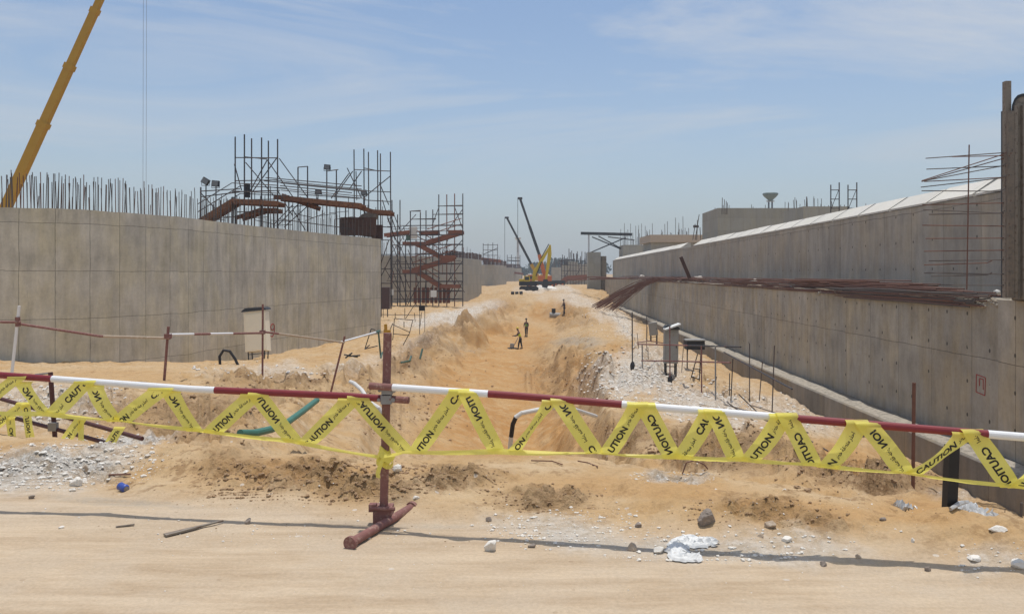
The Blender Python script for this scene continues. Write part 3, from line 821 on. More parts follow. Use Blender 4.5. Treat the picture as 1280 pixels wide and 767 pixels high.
# -- near left wall, a rounded lock pier
lw = thing('concrete_wall', (-14, 42, -2.6), 'long curved grey concrete wall on the left under a fringe of upright bars', 'wall')
LP = catmull([((px - CX) / F * Y, Y) for px, Y in ((-420, 30.2), (-250, 29.6), (-100, 29.6), (0, 30.2), (100, 31.3), (200, 34.3), (240, 36.2), (330, 43), (420, 51.3), (476, 57.8))], 8)
_, LPf, LPb, LS, LN = wall_mesh(LP, -3.4, 4.25, 1.1, 'wall_face', M['concrete_lw'], lw, .03)
def starter_bars(parent, path, nrm, n, px0, px1, z, h0, h1, r, mat, seed, rows=(.18, .95), most=100, nm='rebar'):
    rg = np.random.RandomState(seed); cols = CX + path[:, 0] / path[:, 1] * F
    rest = MB(); c = 0
    xs = np.sort(px0 + (px1 - px0) * (np.arange(n) + rg.rand(n) * .9) / n)
    for i, px in enumerate(xs):
        q = along(path, px); k = int(np.argmin(abs(cols - px)))
        q = q + nrm[k] * rows[i % len(rows)]
        hgt = h0 + (h1 - h0) * rg.rand()
        if rg.rand() < .05: hgt *= .5
        tilt = (rg.rand(2) - .5) * .10
        p0 = Vector((q[0], q[1], z - .1)); p1 = Vector((q[0] + tilt[0], q[1] + tilt[1], z + hgt))
        mt = mat[rg.randint(len(mat))]
        if c < most: part_tube(parent, nm, mt, p0, p1, r, 5); c += 1
        else: rest.tube([p0, p1], r, 5)
    if rest.v: prop(rest.build('rebar_row', mat[0], parent), kind='stuff')
starter_bars(lw, LPf, LN, 210, -10, 474, 4.25, 1.0, 1.45, .016, [M['dark_rebar'], M['rust_rebar'], M['dark_rebar']], 5)
# sprayed digits on the wall: 19
def spray(parent, px, py, path, txt_lines, th, name, mat, lift=.02):
    pass

# -- far left walls
def far_wall(label, pts, top, bot, thick, n, px0, px1, h0, h1, seed, panel=None):
    c = pts[len(pts) // 2]
    t = thing('concrete_wall', ((c[0] - CX) / F * c[1], c[1], bot), label, 'wall')
    pa = catmull([((px - CX) / F * Y, Y) for px, Y in pts], 8)
    _, pf, pb, s, nr = wall_mesh(pa, bot, top, thick, 'wall_face', M['concrete_far'], t, .03)
    starter_bars(t, pf, nr, n, px0, px1, top, h0, h1, .035, [M['dark_rebar'], M['rust_rebar']], seed)
    if panel:
        # the dark form boards still standing on the rim
        mb = MB()
        for px in np.arange(panel[0], panel[1], panel[2]):
            a = along(pf, px); b = along(pf, px + panel[2] * .93)
            mb.prism([Vector((a[0], a[1] + .3, top + .02)), Vector((b[0], b[1] + .3, top + .02)), Vector((b[0], b[1] + .3, top + panel[3])), Vector((a[0], a[1] + .3, top + panel[3] * (.85 + .3 * rng.rand())))], (0, .12, 0))
        mb.build('form_board', M['formply'], t)
    return t
far_wall('pale rounded concrete wall behind the rusty stair scaffold', [(370, 103), (430, 104), (480, 107), (540, 113), (570, 122), (590, 133), (602, 146)], 4.2, -4.0, 1.2, 40, 440, 602, 1.2, 2.2, 21, (556, 601, 4.2, 1.0))
far_wall('second pale concrete wall, left of the cranes and nearest to the stair scaffold wall', [(560, 212), (600, 219), (620, 226), (633, 245)], 4.2, -4.6, 1.4, 22, 600, 633, 1.5, 3.5, 22, (604, 632, 5, 1.5))
far_wall('farthest pale concrete wall on the left just before the cranes', [(590, 320), (630, 332), (643, 345), (652, 378)], 4.3, -5.5, 1.6, 14, 630, 651, 1.5, 4, 23, (631, 650, 5, 1.6))

# -- right lock wall, in two lifts on a footing; it runs along the direction of the trench
K = .033
def RX(Lat, Y): return Lat + K * Y
def rwall(parent, name, mat, prof, Y0, Y1, n, uoff=0.0, jag=None):
    """extrude a profile [(lateral, z)] along the trench; UV u along, v up the profile"""
    mb = MB(); uv = []
    Ys = np.linspace(Y0, Y1, n)
    vl = [0.0]
    for i in range(1, len(prof)): vl.append(vl[-1] + math.hypot(prof[i][0] - prof[i - 1][0], prof[i][1] - prof[i - 1][1]))
    for si in range(len(prof) - 1):
        o = len(mb.v)
        for j, Y in enumerate(Ys):
            for q in (si, si + 1):
                Lt, z = prof[q]
                if jag and q in jag:
                    z += jag[q] * (float(fbm(np.array([Y * .9]), np.array([q * 3.0]), 99, 4)[0]) - .5)
                mb.v.append(Vector((RX(Lt, Y), Y, z))); uv.append((Y - Y0 + uoff, vl[q]))
        for j in range(n - 1):
            mb.face((o + 2 * j, o + 2 * j + 1, o + 2 * j + 3, o + 2 * j + 2))
    for Y, flip in ((Y0, 0), (Y1, 1)):
        o = len(mb.v)
        for Lt, z in prof: mb.v.append(Vector((RX(Lt, Y), Y, z))); uv.append((Lt, z))
        mb.face(list(range(o, o + len(prof)))[::-1] if flip else list(range(o, o + len(prof))))
    return mb.build(name, mat, parent, uv=uv)
ZF, ZL, ZU = -3.32, 1.0, 4.31
rw = thing('concrete_wall', (15, 60, -4.4), 'tall two storey concrete wall along the right side of the trench', 'wall')
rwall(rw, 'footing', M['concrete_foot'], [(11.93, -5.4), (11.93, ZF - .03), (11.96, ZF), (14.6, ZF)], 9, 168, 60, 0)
rwall(rw, 'lower_lift', M['concrete_low'], [(13.0, ZF - .3), (13.0, ZL - .42), (13.0, ZL - .05), (13.06, ZL), (16.2, ZL)], 22.55, 156, 220, 1.0, {2: .10, 3: .16})
rwall(rw, 'lower_lift', M['concrete_low'], [(12.93, ZF - .3), (12.93, ZL + .02), (16.2, ZL + .02)], 8, 22.5, 12, 3.4)
# ragged broken lip of the ledge near the corner
mb = MB()
for i in range(60):
    Y = 22.6 + 16 * rng.rand() ** 1.6
    s = .10 + .22 * rng.rand()
    mb.blob((RX(12.98 + .05 * rng.rand(), Y), Y, ZL - .02 - .16 * rng.rand()), (s * .7, s * 1.6, s * .8), seed=i + 900, sub=1, rough=.5)
mb.build('broken_rim', M['dust_grey'], rw)
rwall(rw, 'upper_lift', M['concrete_up'], [(14.5, ZL - .2), (14.5, ZU), (15.6, ZU)], 16, 156, 120, 2.0)
# sloped cap in panels with open dark joints; sunlight put into its pale colour
Y = 17.0; i = 0
capr = np.random.RandomState(5)
while Y < 152:
    ln = 3.2 if Y < 60 else 6.5
    if not (70 < Y < 78):
        y0, y1 = Y + .10, Y + ln - .08
        dz = (capr.rand() - .5) * .05
        pr = [(14.47, ZU + .01), (14.47, ZU + .09), (15.25, ZU + .60 + dz), (15.5, ZU + .60 + dz), (15.5, ZU + .01)]
        rwall(rw, 'cap_panel', M['concrete_cap'], pr, y0, y1, 2, Y)
    Y += ln
# chamfer strip of pale dust along the footing
rwall(rw, 'footing_dust', M['dust_grey'], [(12.05, ZF + .004), (12.2, ZF + .03), (12.6, ZF + .05), (12.75, ZF + .01)], 9, 120, 140, 0, {1: .14, 2: .22, 3: .10})
# red sprayed square on the lower lift
mb = MB()
for (a, b) in (((0, 0), (.02, .52)), ((.02, .52), (.55, .48)), ((.55, .48), (.52, -.04)), ((.52, -.04), (0, 0)), ((.2, .2), (.2, .42)), ((.2, .42), (.42, .42)), ((.42, .42), (.42, .12))):
    y0, y1 = 23.75 - a[0] * .9, 23.75 - b[0] * .9
    mb.beam((RX(12.992, y0), y0, -1.75 + a[1]), (RX(12.992, y1), y1, -1.75 + b[1]), .012, .022)
mb.build('sprayed_mark', M['redspray'], rw)
# red digits "19" on the left wall
mb = MB()
q = along(LPf, 343); q0 = along(LPf, 333)
dd = Vector((q[0] - q0[0], q[1] - q0[1], 0)).normalized(); nn = Vector((dd.y, -dd.x, 0))
o0 = Vector((q0[0], q0[1], H - (420 - HY) / F * q0[1])) + nn * .02
def seg(pts):
    mb.tube([o0 + dd * a + Vector((0, 0, b)) for a, b in pts], .022, 5)
seg([(0, .45), (.14, .62), (.14, 0)])
seg([(.62 + .2 * math.cos(t), .46 + .17 * math.sin(t)) for t in np.linspace(0, 6.28, 12)])
seg([(.82, .46), (.80, .15), (.62, -.08), (.42, -.02)])
mb.build('sprayed_number', M['redspray'], lw)

# ground filled in behind the right wall, for the works that stand on it
mb = MB(); mb.box((RX(15.65, 90) + 27, 90, 1.5), (54, 150, 4.4)); mb.v = [Vector((v.x + K * (v.y - 90), v.y, v.z)) for v in mb.v]
mb.build('backfill_ground', M['sand'], kind='structure', label='sand filled in behind the right wall', cat='ground')
ZB = 3.7
# -- blocks on the right bank
def block(label, px0, px1, top, Y, depth, name='concrete_block', bars=None, lip=0, mat='concrete_pier', bot=ZB - .3):
    x0, x1 = (px0 - CX) / F * Y, (px1 - CX) / F * Y
    zt = H - (top - HY) / F * Y
    t = thing(name, ((x0 + x1) / 2, Y, bot), label, 'concrete block')
    mb = MB(); uv = []
    def quad(a, b, c, d):
        o = len(mb.v); mb.v += [Vector(a), Vector(b), Vector(c), Vector(d)]; mb.face((o, o + 1, o + 2, o + 3))
        w_ = (Vector(b) - Vector(a)).length; h_ = (Vector(d) - Vector(a)).length
        uv.extend([(0, 0), (w_, 0), (w_, h_), (0, h_)])
    y1 = Y + depth; s = K * depth
    quad((x0, Y, bot), (x1, Y, bot), (x1, Y, zt), (x0, Y, zt))
    quad((x0 + s, y1, bot), (x0, Y, bot), (x0, Y, zt), (x0 + s, y1, zt))
    quad((x1, Y, bot), (x1 + s, y1, bot), (x1 + s, y1, zt), (x1, Y, zt))
    quad((x1 + s, y1, bot), (x0 + s, y1, bot), (x0 + s, y1, zt), (x1 + s, y1, zt))
    quad((x0, Y, zt), (x1, Y, zt), (x1 + s, y1, zt), (x0 + s, y1, zt))
    mb.build('block_body', M[mat], t, uv=uv)
    if lip:
        b2 = MB(); b2.box(((x0 + x1) / 2 + s / 2, Y + depth / 2 - .2, zt - lip / 2 + .05), (x1 - x0 + .8, depth + .9, lip)); b2.build('slab_edge', M['concrete_cap'] if False else M['stone_tan'], t)
    if bars:
        n, h0, h1, r = bars
        for i in range(n):
            x = x0 + (x1 - x0) * (.03 + .94 * rng.rand()); yy = Y + .2 + (depth - .4) * rng.rand()
            z1 = zt + h0 + (h1 - h0) * rng.rand()
            part_tube(t, 'rebar', M['dark_rebar'], (x, yy, zt - .05), (x + .1 * (rng.rand() - .5), yy, z1), r, 5)
    return t
block('tall concrete block with a squared left edge behind the wall cap', 897, 1008, 260, 75, 7, bars=(3, .3, .6, .03))
block('grey concrete block right of the tall block, fringed with short bars', 1004, 1062, 258, 62, 5, bars=(16, .4, 1.0, .022))
block('low concrete slab with an overhanging pale edge on the right bank', 814, 905, 294, 119, 9, bars=(12, .8, 3.0, .04), lip=1.1)
block('small concrete block under a crowd of bars beside the pier', 779, 818, 306, 154, 8, bars=(34, 1.0, 4.6, .045))
block('tall pale concrete pier at the far end of the right wall', 735, 751, 315, 157, 3.2, name='concrete_pier', bot=-4.6)
block('narrow return wall beside the tall pier, recess shade put into its dark colour', 751.5, 758, 320, 157.5, 3, name='concrete_pier', bot=-4.6, mat='concrete_foot')  # darker concrete puts the shade of the recess into the colour
# long lines of bars standing on the bank farther along
mbx = thing('rebar_cluster', (RX(16.5, 70), 70, ZB), 'leaning dark bars with a clamp on the wall cap left of the tall block', 'rebar')
for (a, b) in (((869, 296), (874, 268)), ((871, 296), (872, 275)), ((866, 296), (869, 280)), ((876, 296), (875, 284))):
    part_tube(mbx, 'rebar', M['dark_rebar'], P(a[0], a[1] + 4, 84), P(b[0], b[1], 84), .04, 5)
MB().box(P(870, 283, 84), (.55, .2, .25)).build('clamp', M['dark_rebar'], mbx)
for (pa, n, lab) in ((902, 4, 'pair of tall bars on the left corner of the tall block'), (1020, 8, 'row of short bars behind the white wall cap')):
    t = thing('rebar_cluster', P(pa, 270, 66), lab, 'rebar')
    for i in range(n):
        px = pa + (i * 2.2 if n == 4 else i * 5.0) + rng.rand()
        part_tube(t, 'rebar', M['dark_rebar'], P(px, 268, 66), P(px + .5, (246 if n == 4 else 254) + 8 * rng.rand(), 66), .03, 5)

# -- steel frame beside the pier
t = thing('steel_gantry', P(755, 318, 160), 'dark steel beam on a post standing on top of the pale pier', 'gantry')
MB().beam(P(726, 291.5, 157.5), P(790, 293, 157.5), .4, .55).build('beam', M['steel_dark'], t)
MB().beam(P(736, 293, 157.6), P(736, 316, 157.6), .3, .3).build('post', M['pale_steel'], t)
for a, b in (((737, 316), (782, 297)), ((740, 296), (778, 312)), ((748, 295), (790, 318)), ((760, 296), (793, 300))):
    part_tube(t, 'brace', M['steel_dark'], P(*a, 158.6), P(*b, 158.6), .12, 5)

# -- tubular ladder frames on the bank
def ladder_frame(px0, px1, top, bot, Y, label, grp):
    t = thing('tube_scaffold', P((px0 + px1) / 2, bot, Y), label, 'scaffold', grp)
    for px in (px0, px1): part_tube(t, 'standard', M['scaf'], P(px, bot, Y), P(px, top + (3 if px == px0 else 0), Y), .035, 6)
    for k in range(3):
        py = top + (bot - top) * (.25 + .3 * k)
        part_tube(t, 'ledger', M['scaf'], P(px0, py, Y), P(px1, py, Y), .028, 6)
    part_tube(t, 'ledger', M['scaf'], P(px0, bot - 4, Y), P(px1, top + 8, Y), .02, 5)
ladder_frame(1038.5, 1049, 228, 266, 50, 'left one of two small upright tube frames behind the white cap', 'tube frames behind the cap')
ladder_frame(1060, 1071, 228, 266, 50, 'right one of two small upright tube frames behind the white cap', 'tube frames behind the cap')

# -- column form at the right edge, with its starter bars
cf = thing('column_formwork', P(1268, 372, 21.5), 'tall rounded brown form for a column at the right edge with bars sticking out', 'formwork')
Yc = 21.2
pts = [P(1264.5, 375, Yc), P(1264.5, 140, Yc), P(1265.5, 131, Yc), P(1268, 124.5, Yc), P(1272, 120.5, Yc), P(1278, 119, Yc), P(1345, 119, Yc), P(1345, 375, Yc)]
mb = MB().prism(pts, (1.45, 2.2, 0)); mb.build('form_panel', simple('stained form face', (.25, .22, .18), .85, 0, .25, .9, (.16, .135, .11), .42), cf)
for px in (1269, 1279, 1290): MB().beam(P(px, 374, Yc - .05), P(px, 132, Yc - .05), .08, .10).build('stud', M['wood'], cf)
mb = MB().prism([P(1264, 142, Yc - .05), P(1265, 131, Yc - .05), P(1268, 123.5, Yc - .05), P(1272, 119, Yc - .05), P(1278, 117, Yc - .05), P(1345, 117, Yc - .05), P(1345, 120, Yc - .05), P(1278, 120.2, Yc - .05), P(1273, 122, Yc - .05), P(1269.5, 126, Yc - .05), P(1267.5, 132, Yc - .05), P(1267, 142, Yc - .05)], (1.5, 2.3, 0))
mb.build('rim', M['steel_dark'], cf)
MB().beam(P(1258.5, 372, Yc + .1), P(1258.5, 102, Yc + .1), .15, .15).build('timber_post', M['wood'], cf)
MB().beam(P(1263, 372, Yc - .12), P(1263, 139, Yc - .12), .16, .10).build('timber_post', M['wood_orange'], cf)
MB().beam(P(1254, 372, Yc + .2), P(1254, 139, Yc + .2), .06, .10).build('timber_post', M['steel_dark'], cf)
for (xa, ya, xb, yb) in ((1157, 198, 1266, 190), (1190, 196, 1264, 194), (1158, 211.5, 1262, 207), (1152, 226, 1258, 193), (1152, 227, 1262, 197), (1153, 226.5, 1258, 207), (1155, 227, 1262, 221),
                         (1151, 234, 1258, 222), (1152, 238.5, 1256, 238.5), (1153, 256, 1264, 253), (1154, 262, 1263, 266), (1161, 268, 1256, 266), (1153, 281.5, 1262, 282), (1157, 298, 1262, 297),
                         (1155, 314, 1262, 312), (1161, 326, 1262, 324), (1155, 331, 1240, 328), (1155, 341, 1262, 342), (1164, 345, 1240, 343), (1160, 356, 1262, 356)):
    dy = .3 * rng.rand()
    MB().tube([P(xa, ya, 21.6 + dy), P(xb - 6, yb + .6, 21.3), P(xb, yb - 2.5, 21.0)], .0135, 5).build('rebar', M['rust_rebar'] if rng.rand() < .5 else M['dark_rebar'], cf)
part_tube(cf, 'upright_rebar', M['rust_rebar'], P(1208.5, 362, 21.3), P(1211.5, 181, 21.3), .017, 5)

# -- rebars lying on the ledge: every bar its own object
LG = 'long rebars lying on the right ledge'
cnt = 0
for i in range(215):
    lat = 12.80 + 1.1 * rng.rand() ** 1.6
    y0 = 22.7 + 95 * rng.rand() ** 1.35; ln = 10 + 2 * rng.rand()
    if i < 40: y0 = 22.6 + 12 * rng.rand(); lat = 13.0 + .7 * rng.rand()
    z = ZL + .04 + .44 * rng.rand() * min(1, (y0 - 20) / 8)
    if lat < 12.95: z = ZL + .30 - .42 * rng.rand()
    ang = (rng.rand() - .5) * .05
    pts = []
    for k in range(5):
        yy = y0 + ln * k / 4
        pts.append((RX(max(12.95, lat + ang * ln * (k / 4 - .5)), yy), yy, z + .05 * (rng.rand() - .5)))
    MB().tube(pts, .021, 5).build('rebar', M['rust_rebar'], label='rusty straight rebar lying along the ledge of the right wall', cat='rebar', group=LG)
for i in range(34):
    y0 = 22.55 + 3 * rng.rand(); ln = 7 + 5 * rng.rand(); z = ZL - .26 + .40 * rng.rand(); lt = 12.84 + .1 * rng.rand()
    MB().tube([(RX(lt, y0 + ln * k / 3), y0 + ln * k / 3, z + .05 * rng.rand()) for k in range(4)], .019, 5).build('rebar', M['dark_rebar'] if i % 3 else M['rust_rebar'], label='rebar hanging along the broken ledge rim near the column form', cat='rebar', group='rebars at the broken ledge rim')
FG = 'rebars drooping off the ledge end'
for i in range(60):
    u = rng.rand(); v = rng.rand()
    ys = 83 + 9 * rng.rand(); ye = 92 + 9 * u
    xs = RX(13.3 + .9 * rng.rand(), ys)
    xe = (739 + 32 * v - CX) / F * ye
    ze = H - (379 + 11 * v * .6 + 6 * rng.rand() - HY) / F * ye
    ze = max(ze, ground(xe, ye) + .05)
    st = Vector((xs + 5.0, ys - 8 - 14 * rng.rand(), ZL + .1 + .25 * rng.rand())); st.x = RX(13.2 + .9 * rng.rand(), st.y)
    a = Vector((xs, ys, ZL + .12 + .25 * rng.rand())); e = Vector((xe, ye, ze))
    bow = Vector((0, 0, .45 + .3 * rng.rand()))
    pts = [st, a, a.lerp(e, .12) + bow * .6, a.lerp(e, .35) + bow, a.lerp(e, .68) + bow * .7, e]
    MB().tube(pts, .026, 5).build('rebar', M['rust_rebar'], label='rusty rebar bent down from the ledge to the sand in a fan', cat='rebar', group=FG)
HG = 'rebars reaching out past the pier'
for i in range(16):
    ya = 120 + 20 * rng.rand(); 
    a = P(790 + 8 * rng.rand(), 349 + 3 * rng.rand(), 112); b = P(735 + 10 * rng.rand(), 345 + 5 * rng.rand(), 128)
    c = P(700 + 22 * rng.rand(), 347 + 9 * rng.rand() , 140)
    a.z = max(a.z, ZL + .05)
    MB().tube([a, b] if i % 3 else [a, b, c], .035, 5).build('rebar', M['rust_rebar'], label='rusty rebar running level from the ledge across the tall pier', cat='rebar', group=HG)
# lumps left on the ledge
for (px, py, Y, sx, sy, mt, lab, cat) in (
    (846, 345, 70, 1.0, .45, 'stone_white', 'pale broken lump on the ledge by the leaning board', 'rubble'),
    (776, 343, 108, .8, .4, 'stone_white', 'small pale lump on the ledge near the pier', 'rubble'),
    (896, 347.5, 52, .9, .25, 'stone_white', 'flat pale slab of rubble mid way along the ledge', 'rubble'),
    (1060, 353, 30.5, .5, .16, 'bag', 'crumpled white sheet on the ledge left of the form', 'sack'),
    (1032, 352, 33, .35, .12, 'stone_white', 'small white chip on the ledge beside the crumpled sheet', 'rubble'),
    (1197, 358, 24.4, .34, .12, 'bag', 'white scrap lying on the ledge under the sticking out bars', 'sack')):
    c = P(px, py, Y); c.x = RX(14.0, Y)
    c.z = ZL + .12
    MB().blob(c + Vector((0, 0, sy * .5)), (sx, sx * .7, sy * 1.5), seed=int(px), sub=2, rough=.4).build('rubble_lump' if mt != 'bag' else 'plastic_scrap', M[mt], label=lab, cat=cat)
MB().beam(P(851, 321, 66), P(862, 347.5, 66), .10, .28).build('leaning_board', M['formply'], label='dark narrow board leaning on the upper wall above the ledge', cat='board')

# -- saucer topped towers far off
def saucer_tower(px, top, Y, wpx, label, mat, legs=2, two=True):
    r = wpx * Y / F / 2; c = P(px, top, Y); zb = -1.6
    t = thing('water_tower', (c.x, Y, zb), label, 'tower')
    MB().lathe((c.x, Y, c.z), [(r * .3, -r * 1.0), (r * .35, -r * .8), (r * .75, -r * .45), (r, -r * .12), (r, 0), (r * .9, r * .08)], 20).build('tank', mat, t, smooth=False)
    if two:
        for s in (-.22, .22): part_tube(t, 'leg', M['steel_dark'], (c.x + s * r, Y, zb), (c.x + s * r, Y, c.z - r * .8), r * .11, 8)
        MB().beam((c.x - r * .5, Y, c.z - r), (c.x + r * .5, Y, c.z - r), r * .2, r * .16).build('crosspiece', M['pale_steel'], t)
    else:
        part_tube(t, 'shaft', M['pale_steel'], (c.x, Y, zb), (c.x, Y, c.z - r * .9), r * .4, 10)
saucer_tower(963, 242, 300, 19, 'green grey saucer tank on twin legs behind the right wall', M['tower_green'])
saucer_tower(647.5, 297, 420, 8, 'slim pale tower with a small saucer top far behind the cranes', M['pale_steel'], two=False)

# ------------------------------------------------------------------ scaffolds
def tubeP(par, name, a, b, Ya, Yb, r=.045, mat='scaf'):
    return part_tube(par, name, M[mat], P(a[0], a[1], Ya), P(b[0], b[1], Yb), r, 6)
def ramp(par, name, poly, Y, depth, thick=.16, mat='plank', rail=None):
    """boarded run: a polyline of (px, py) seen from the side, `depth` wide away from us"""
    mb = MB()
    pts = [P(a, b, Y + (Y1 if False else 0)) for a, b in poly]
    for p, q in zip(pts[:-1], pts[1:]):
        for k in range(5):
            off = Vector((0, depth * (k + .5) / 5, 0))
            mb.beam(p + off, q + off, depth / 5 * .94, thick * .45)
        for k in (0, 1):
            off = Vector((0, depth * k, -.08))
            mb.beam(p + off, q + off, .06, thick * 1.6)
        # cross cleats
        n = max(2, int((q - p).length / .6))
        for k in range(n):
            c = p.lerp(q, (k + .5) / n)
            mb.box(c + Vector((0, depth / 2, thick * .3)), (.06, depth * .96, .05))
    o = mb.build(name, M[mat], par)
    if rail:
        rt = MB()
        for h_ in rail:
            for k in (0, 1):
                rt.tube([p + Vector((0, depth * k, h_)) for p in pts], .03, 5)
        rt.build('handrail', M['scaf'], o)
    return o

# -- scaffold with ramps standing behind the near left wall
sa = thing('scaffold', P(380, 340, 55), 'ramped scaffold with brown boarded decks rising behind the near curved wall', 'scaffold')
zlow = 362
for px, top, Y in ((294, 171, 52), (305.5, 168, 51), (314.5, 173, 53.5), (327, 172, 51.5), (335.5, 176, 53.5), (347, 174, 52)):
    tubeP(sa, 'standard', (px, zlow), (px, top), Y, Y)
for px, top, Y in ((442.5, 187, 60), (454.8, 186, 59), (460.5, 190, 61), (472, 188, 59.4), (475.5, 192, 61), (488, 190, 60)):
    tubeP(sa, 'standard', (px + 1, 386 if px > 465 else zlow), (px, top), Y, Y)
for px, top, Y in ((372.5, 209, 55), (384.5, 208, 55), (408.5, 214, 57), (420.5, 213, 57), (251, 234, 49), (291, 246, 51), (361, 244, 55), (396, 247, 56.5), (432, 252, 58), (276, 250, 50), (318, 250, 53), (342, 252, 53)):
    tubeP(sa, 'standard', (px, zlow), (px, top), Y, Y)
for a, b, Y in (((294, 197), (347, 197.5), 52), ((305, 196), (334, 199), 51.2), ((294, 226), (347, 225), 52), ((442, 212), (488, 214), 60), ((455, 210), (474, 214), 59.2), ((442, 238), (488, 240), 60), ((455, 250), (488, 252), 59.4),
                ((372.5, 209), (385, 208), 55), ((408, 214), (423, 212), 57), ((332, 222), (452, 232.5), 55.5), ((330, 226), (455, 238), 54), ((251, 239), (300, 236), 49.5), ((251, 246), (300, 240), 49.5),
                ((290, 240), (350, 238), 52), ((350, 232), (440, 241), 56), ((296, 265), (350, 264), 52), ((350, 274), (440, 286), 57), ((296, 250), (345, 249), 51), ((374, 243), (450, 248), 56.5),
                ((455, 266), (488, 268), 59.4), ((455, 282), (488, 284), 59.4), ((460, 300), (488, 300), 60), ((474, 318), (490, 318), 60), ((474, 336), (490, 336), 60), ((474, 354), (490, 354), 60)):
    tubeP(sa, 'ledger', a, b, Y, Y + .15, .036)
for a, b, Y in (((307, 203), (345, 248), 51.6), ((334, 200), (312, 240), 52.6), ((334, 200), (366, 246), 53), ((349, 198), (384, 246), 54), ((293, 205), (302, 238), 52.2), ((347, 196), (314, 242), 53.6), ((436, 217), (414, 248), 58), ((434, 210), (452, 248), 58.5),
                ((441, 214), (418, 246), 58.2), ((452, 214), (437, 236), 59), ((488, 220), (456, 246), 60), ((474, 228), (486, 256), 59.6), ((445, 214), (446, 250), 60), ((250, 240), (270, 262), 49.2), ((347, 238), (366, 270), 54),
                ((341, 282), (366, 256), 53.5), ((347, 282), (372, 256), 54.2), ((366, 262), (382, 288), 55), ((355, 284), (384, 258), 55), ((486, 262), (498, 296), 60.3), ((478, 250), (494, 300), 60.3), ((486, 300), (474, 336), 60), ((474, 350), (490, 318), 60)):
    tubeP(sa, 'brace', a, b, Y, Y + .3, .036)
ramp(sa, 'walkway', [(247, 276), (290, 249.5), (348, 252.5)], 50.5, 1.6, .18, rail=(.55, 1.05))
ramp(sa, 'walkway', [(294, 271), (325, 261), (346, 261)], 52.5, 1.4, .17)
ramp(sa, 'walkway', [(342, 244.5), (400, 250.5), (452, 255.5)], 54.5, 1.7, .20, rail=(.55, 1.05))
ramp(sa, 'walkway', [(440, 254.5), (466, 263), (489, 264.5)], 58, 1.6, .19)
ramp(sa, 'walkway', [(352, 243), (395, 258)], 55.5, 1.3, .2)
# the tangle of inner tubes and light bars under the decks
rq = np.random.RandomState(17)
for k in range(34):
    px = 254 + 225 * (k + rq.rand()) / 34; Yk = np.interp(px, [250, 330, 420, 480], [50, 53.5, 58, 61.5]) + 1.5 * rq.rand()
    tp = np.interp(px, [250, 290, 345, 452, 480], [262, 246, 244, 254, 262]) - 14 * rq.rand() * (k % 3 == 0)
    tubeP(sa, 'inner_standard', (px, 320), (px + rq.rand() - .5, tp), Yk, Yk, .026)
for k in range(16):
    px = 262 + 205 * (k + rq.rand()) / 16; Yk = np.interp(px, [250, 330, 420, 480], [50, 53.5, 58, 61.5])
    py = np.interp(px, [250, 345, 480], [268, 258, 270]) + 18 * rq.rand()
    tubeP(sa, 'inner_brace', (px - 12, py + 12 * (rq.rand() - .5)), (px + 12, py + 14 * (rq.rand() - .5)), Yk, Yk + .8, .026)
mb = MB()
for k in range(5): mb.box(P(430 + 9 * k, 283, 57.2), (.50, .10, 1.3))
for k in range(2): mb.box(P(468 + 7 * k, 290, 58.6), (.42, .10, 1.05))
mb.prism([P(424, 273, 57.6), P(468, 274, 57.6), P(469, 297, 57.6), P(424, 291, 57.6)], (0, .2, 0))
mb.build('form_box', M['formply'], sa)
MB().prism([P(452, 268, 58), P(472, 262, 58), P(470, 274, 58), P(446, 274, 58)], (0, .5, 0)).build('chute', M['wood_orange'], sa)
MB().box(P(309, 238, 51.6), (.30, .3, .9)).build('hoist_motor', M['black'], sa)
# -- flood lamps clipped on the scaffold
def flood(px, py, Y, bot, label, yaw=0.0):
    c = P(px, py, Y); b = P(px + (0.5 if px < 300 else -.5), bot, Y)
    t = thing('flood_light', b, label, 'flood light', 'flood lights over the near wall')
    part_tube(t, 'pole', M['scaf'], b, (b.x, b.y, c.z - .1), .035, 6)
    R = Matrix.Rotation(yaw, 3, 'Y')
    h_ = MB(); h_.box(c, (.42, .22, .36), R); h = h_.build('lamp_head', M['steel_dark'], t)
    MB().box(c + R @ Vector((0, -.12, 0)), (.36, .02, .30), R).build('lens', M['lens'], h)
    MB().tube([c + Vector((-.24, 0, .0)), c + Vector((-.24, 0, -.26)), c + Vector((.24, 0, -.26)), c + Vector((.24, 0, 0))], .02, 5).build('bracket', M['scaf'], t)
flood(257, 226.5, 48.5, 272, 'left lamp of the pair over the low end of the ramp, tilted up', .55)
flood(269.5, 229.5, 48.7, 272, 'right lamp of the pair over the low end of the ramp', .1)
flood(409, 209, 57, 250, 'dark flood light alone on a pole above the middle of the deck', .1)
flood(398, 240, 56.2, 262, 'small reddish lamp low beside the upper deck rail', .0)
flood(455, 241, 59, 264, 'small lamp on the right scaffold tower beside its deck', -.2)

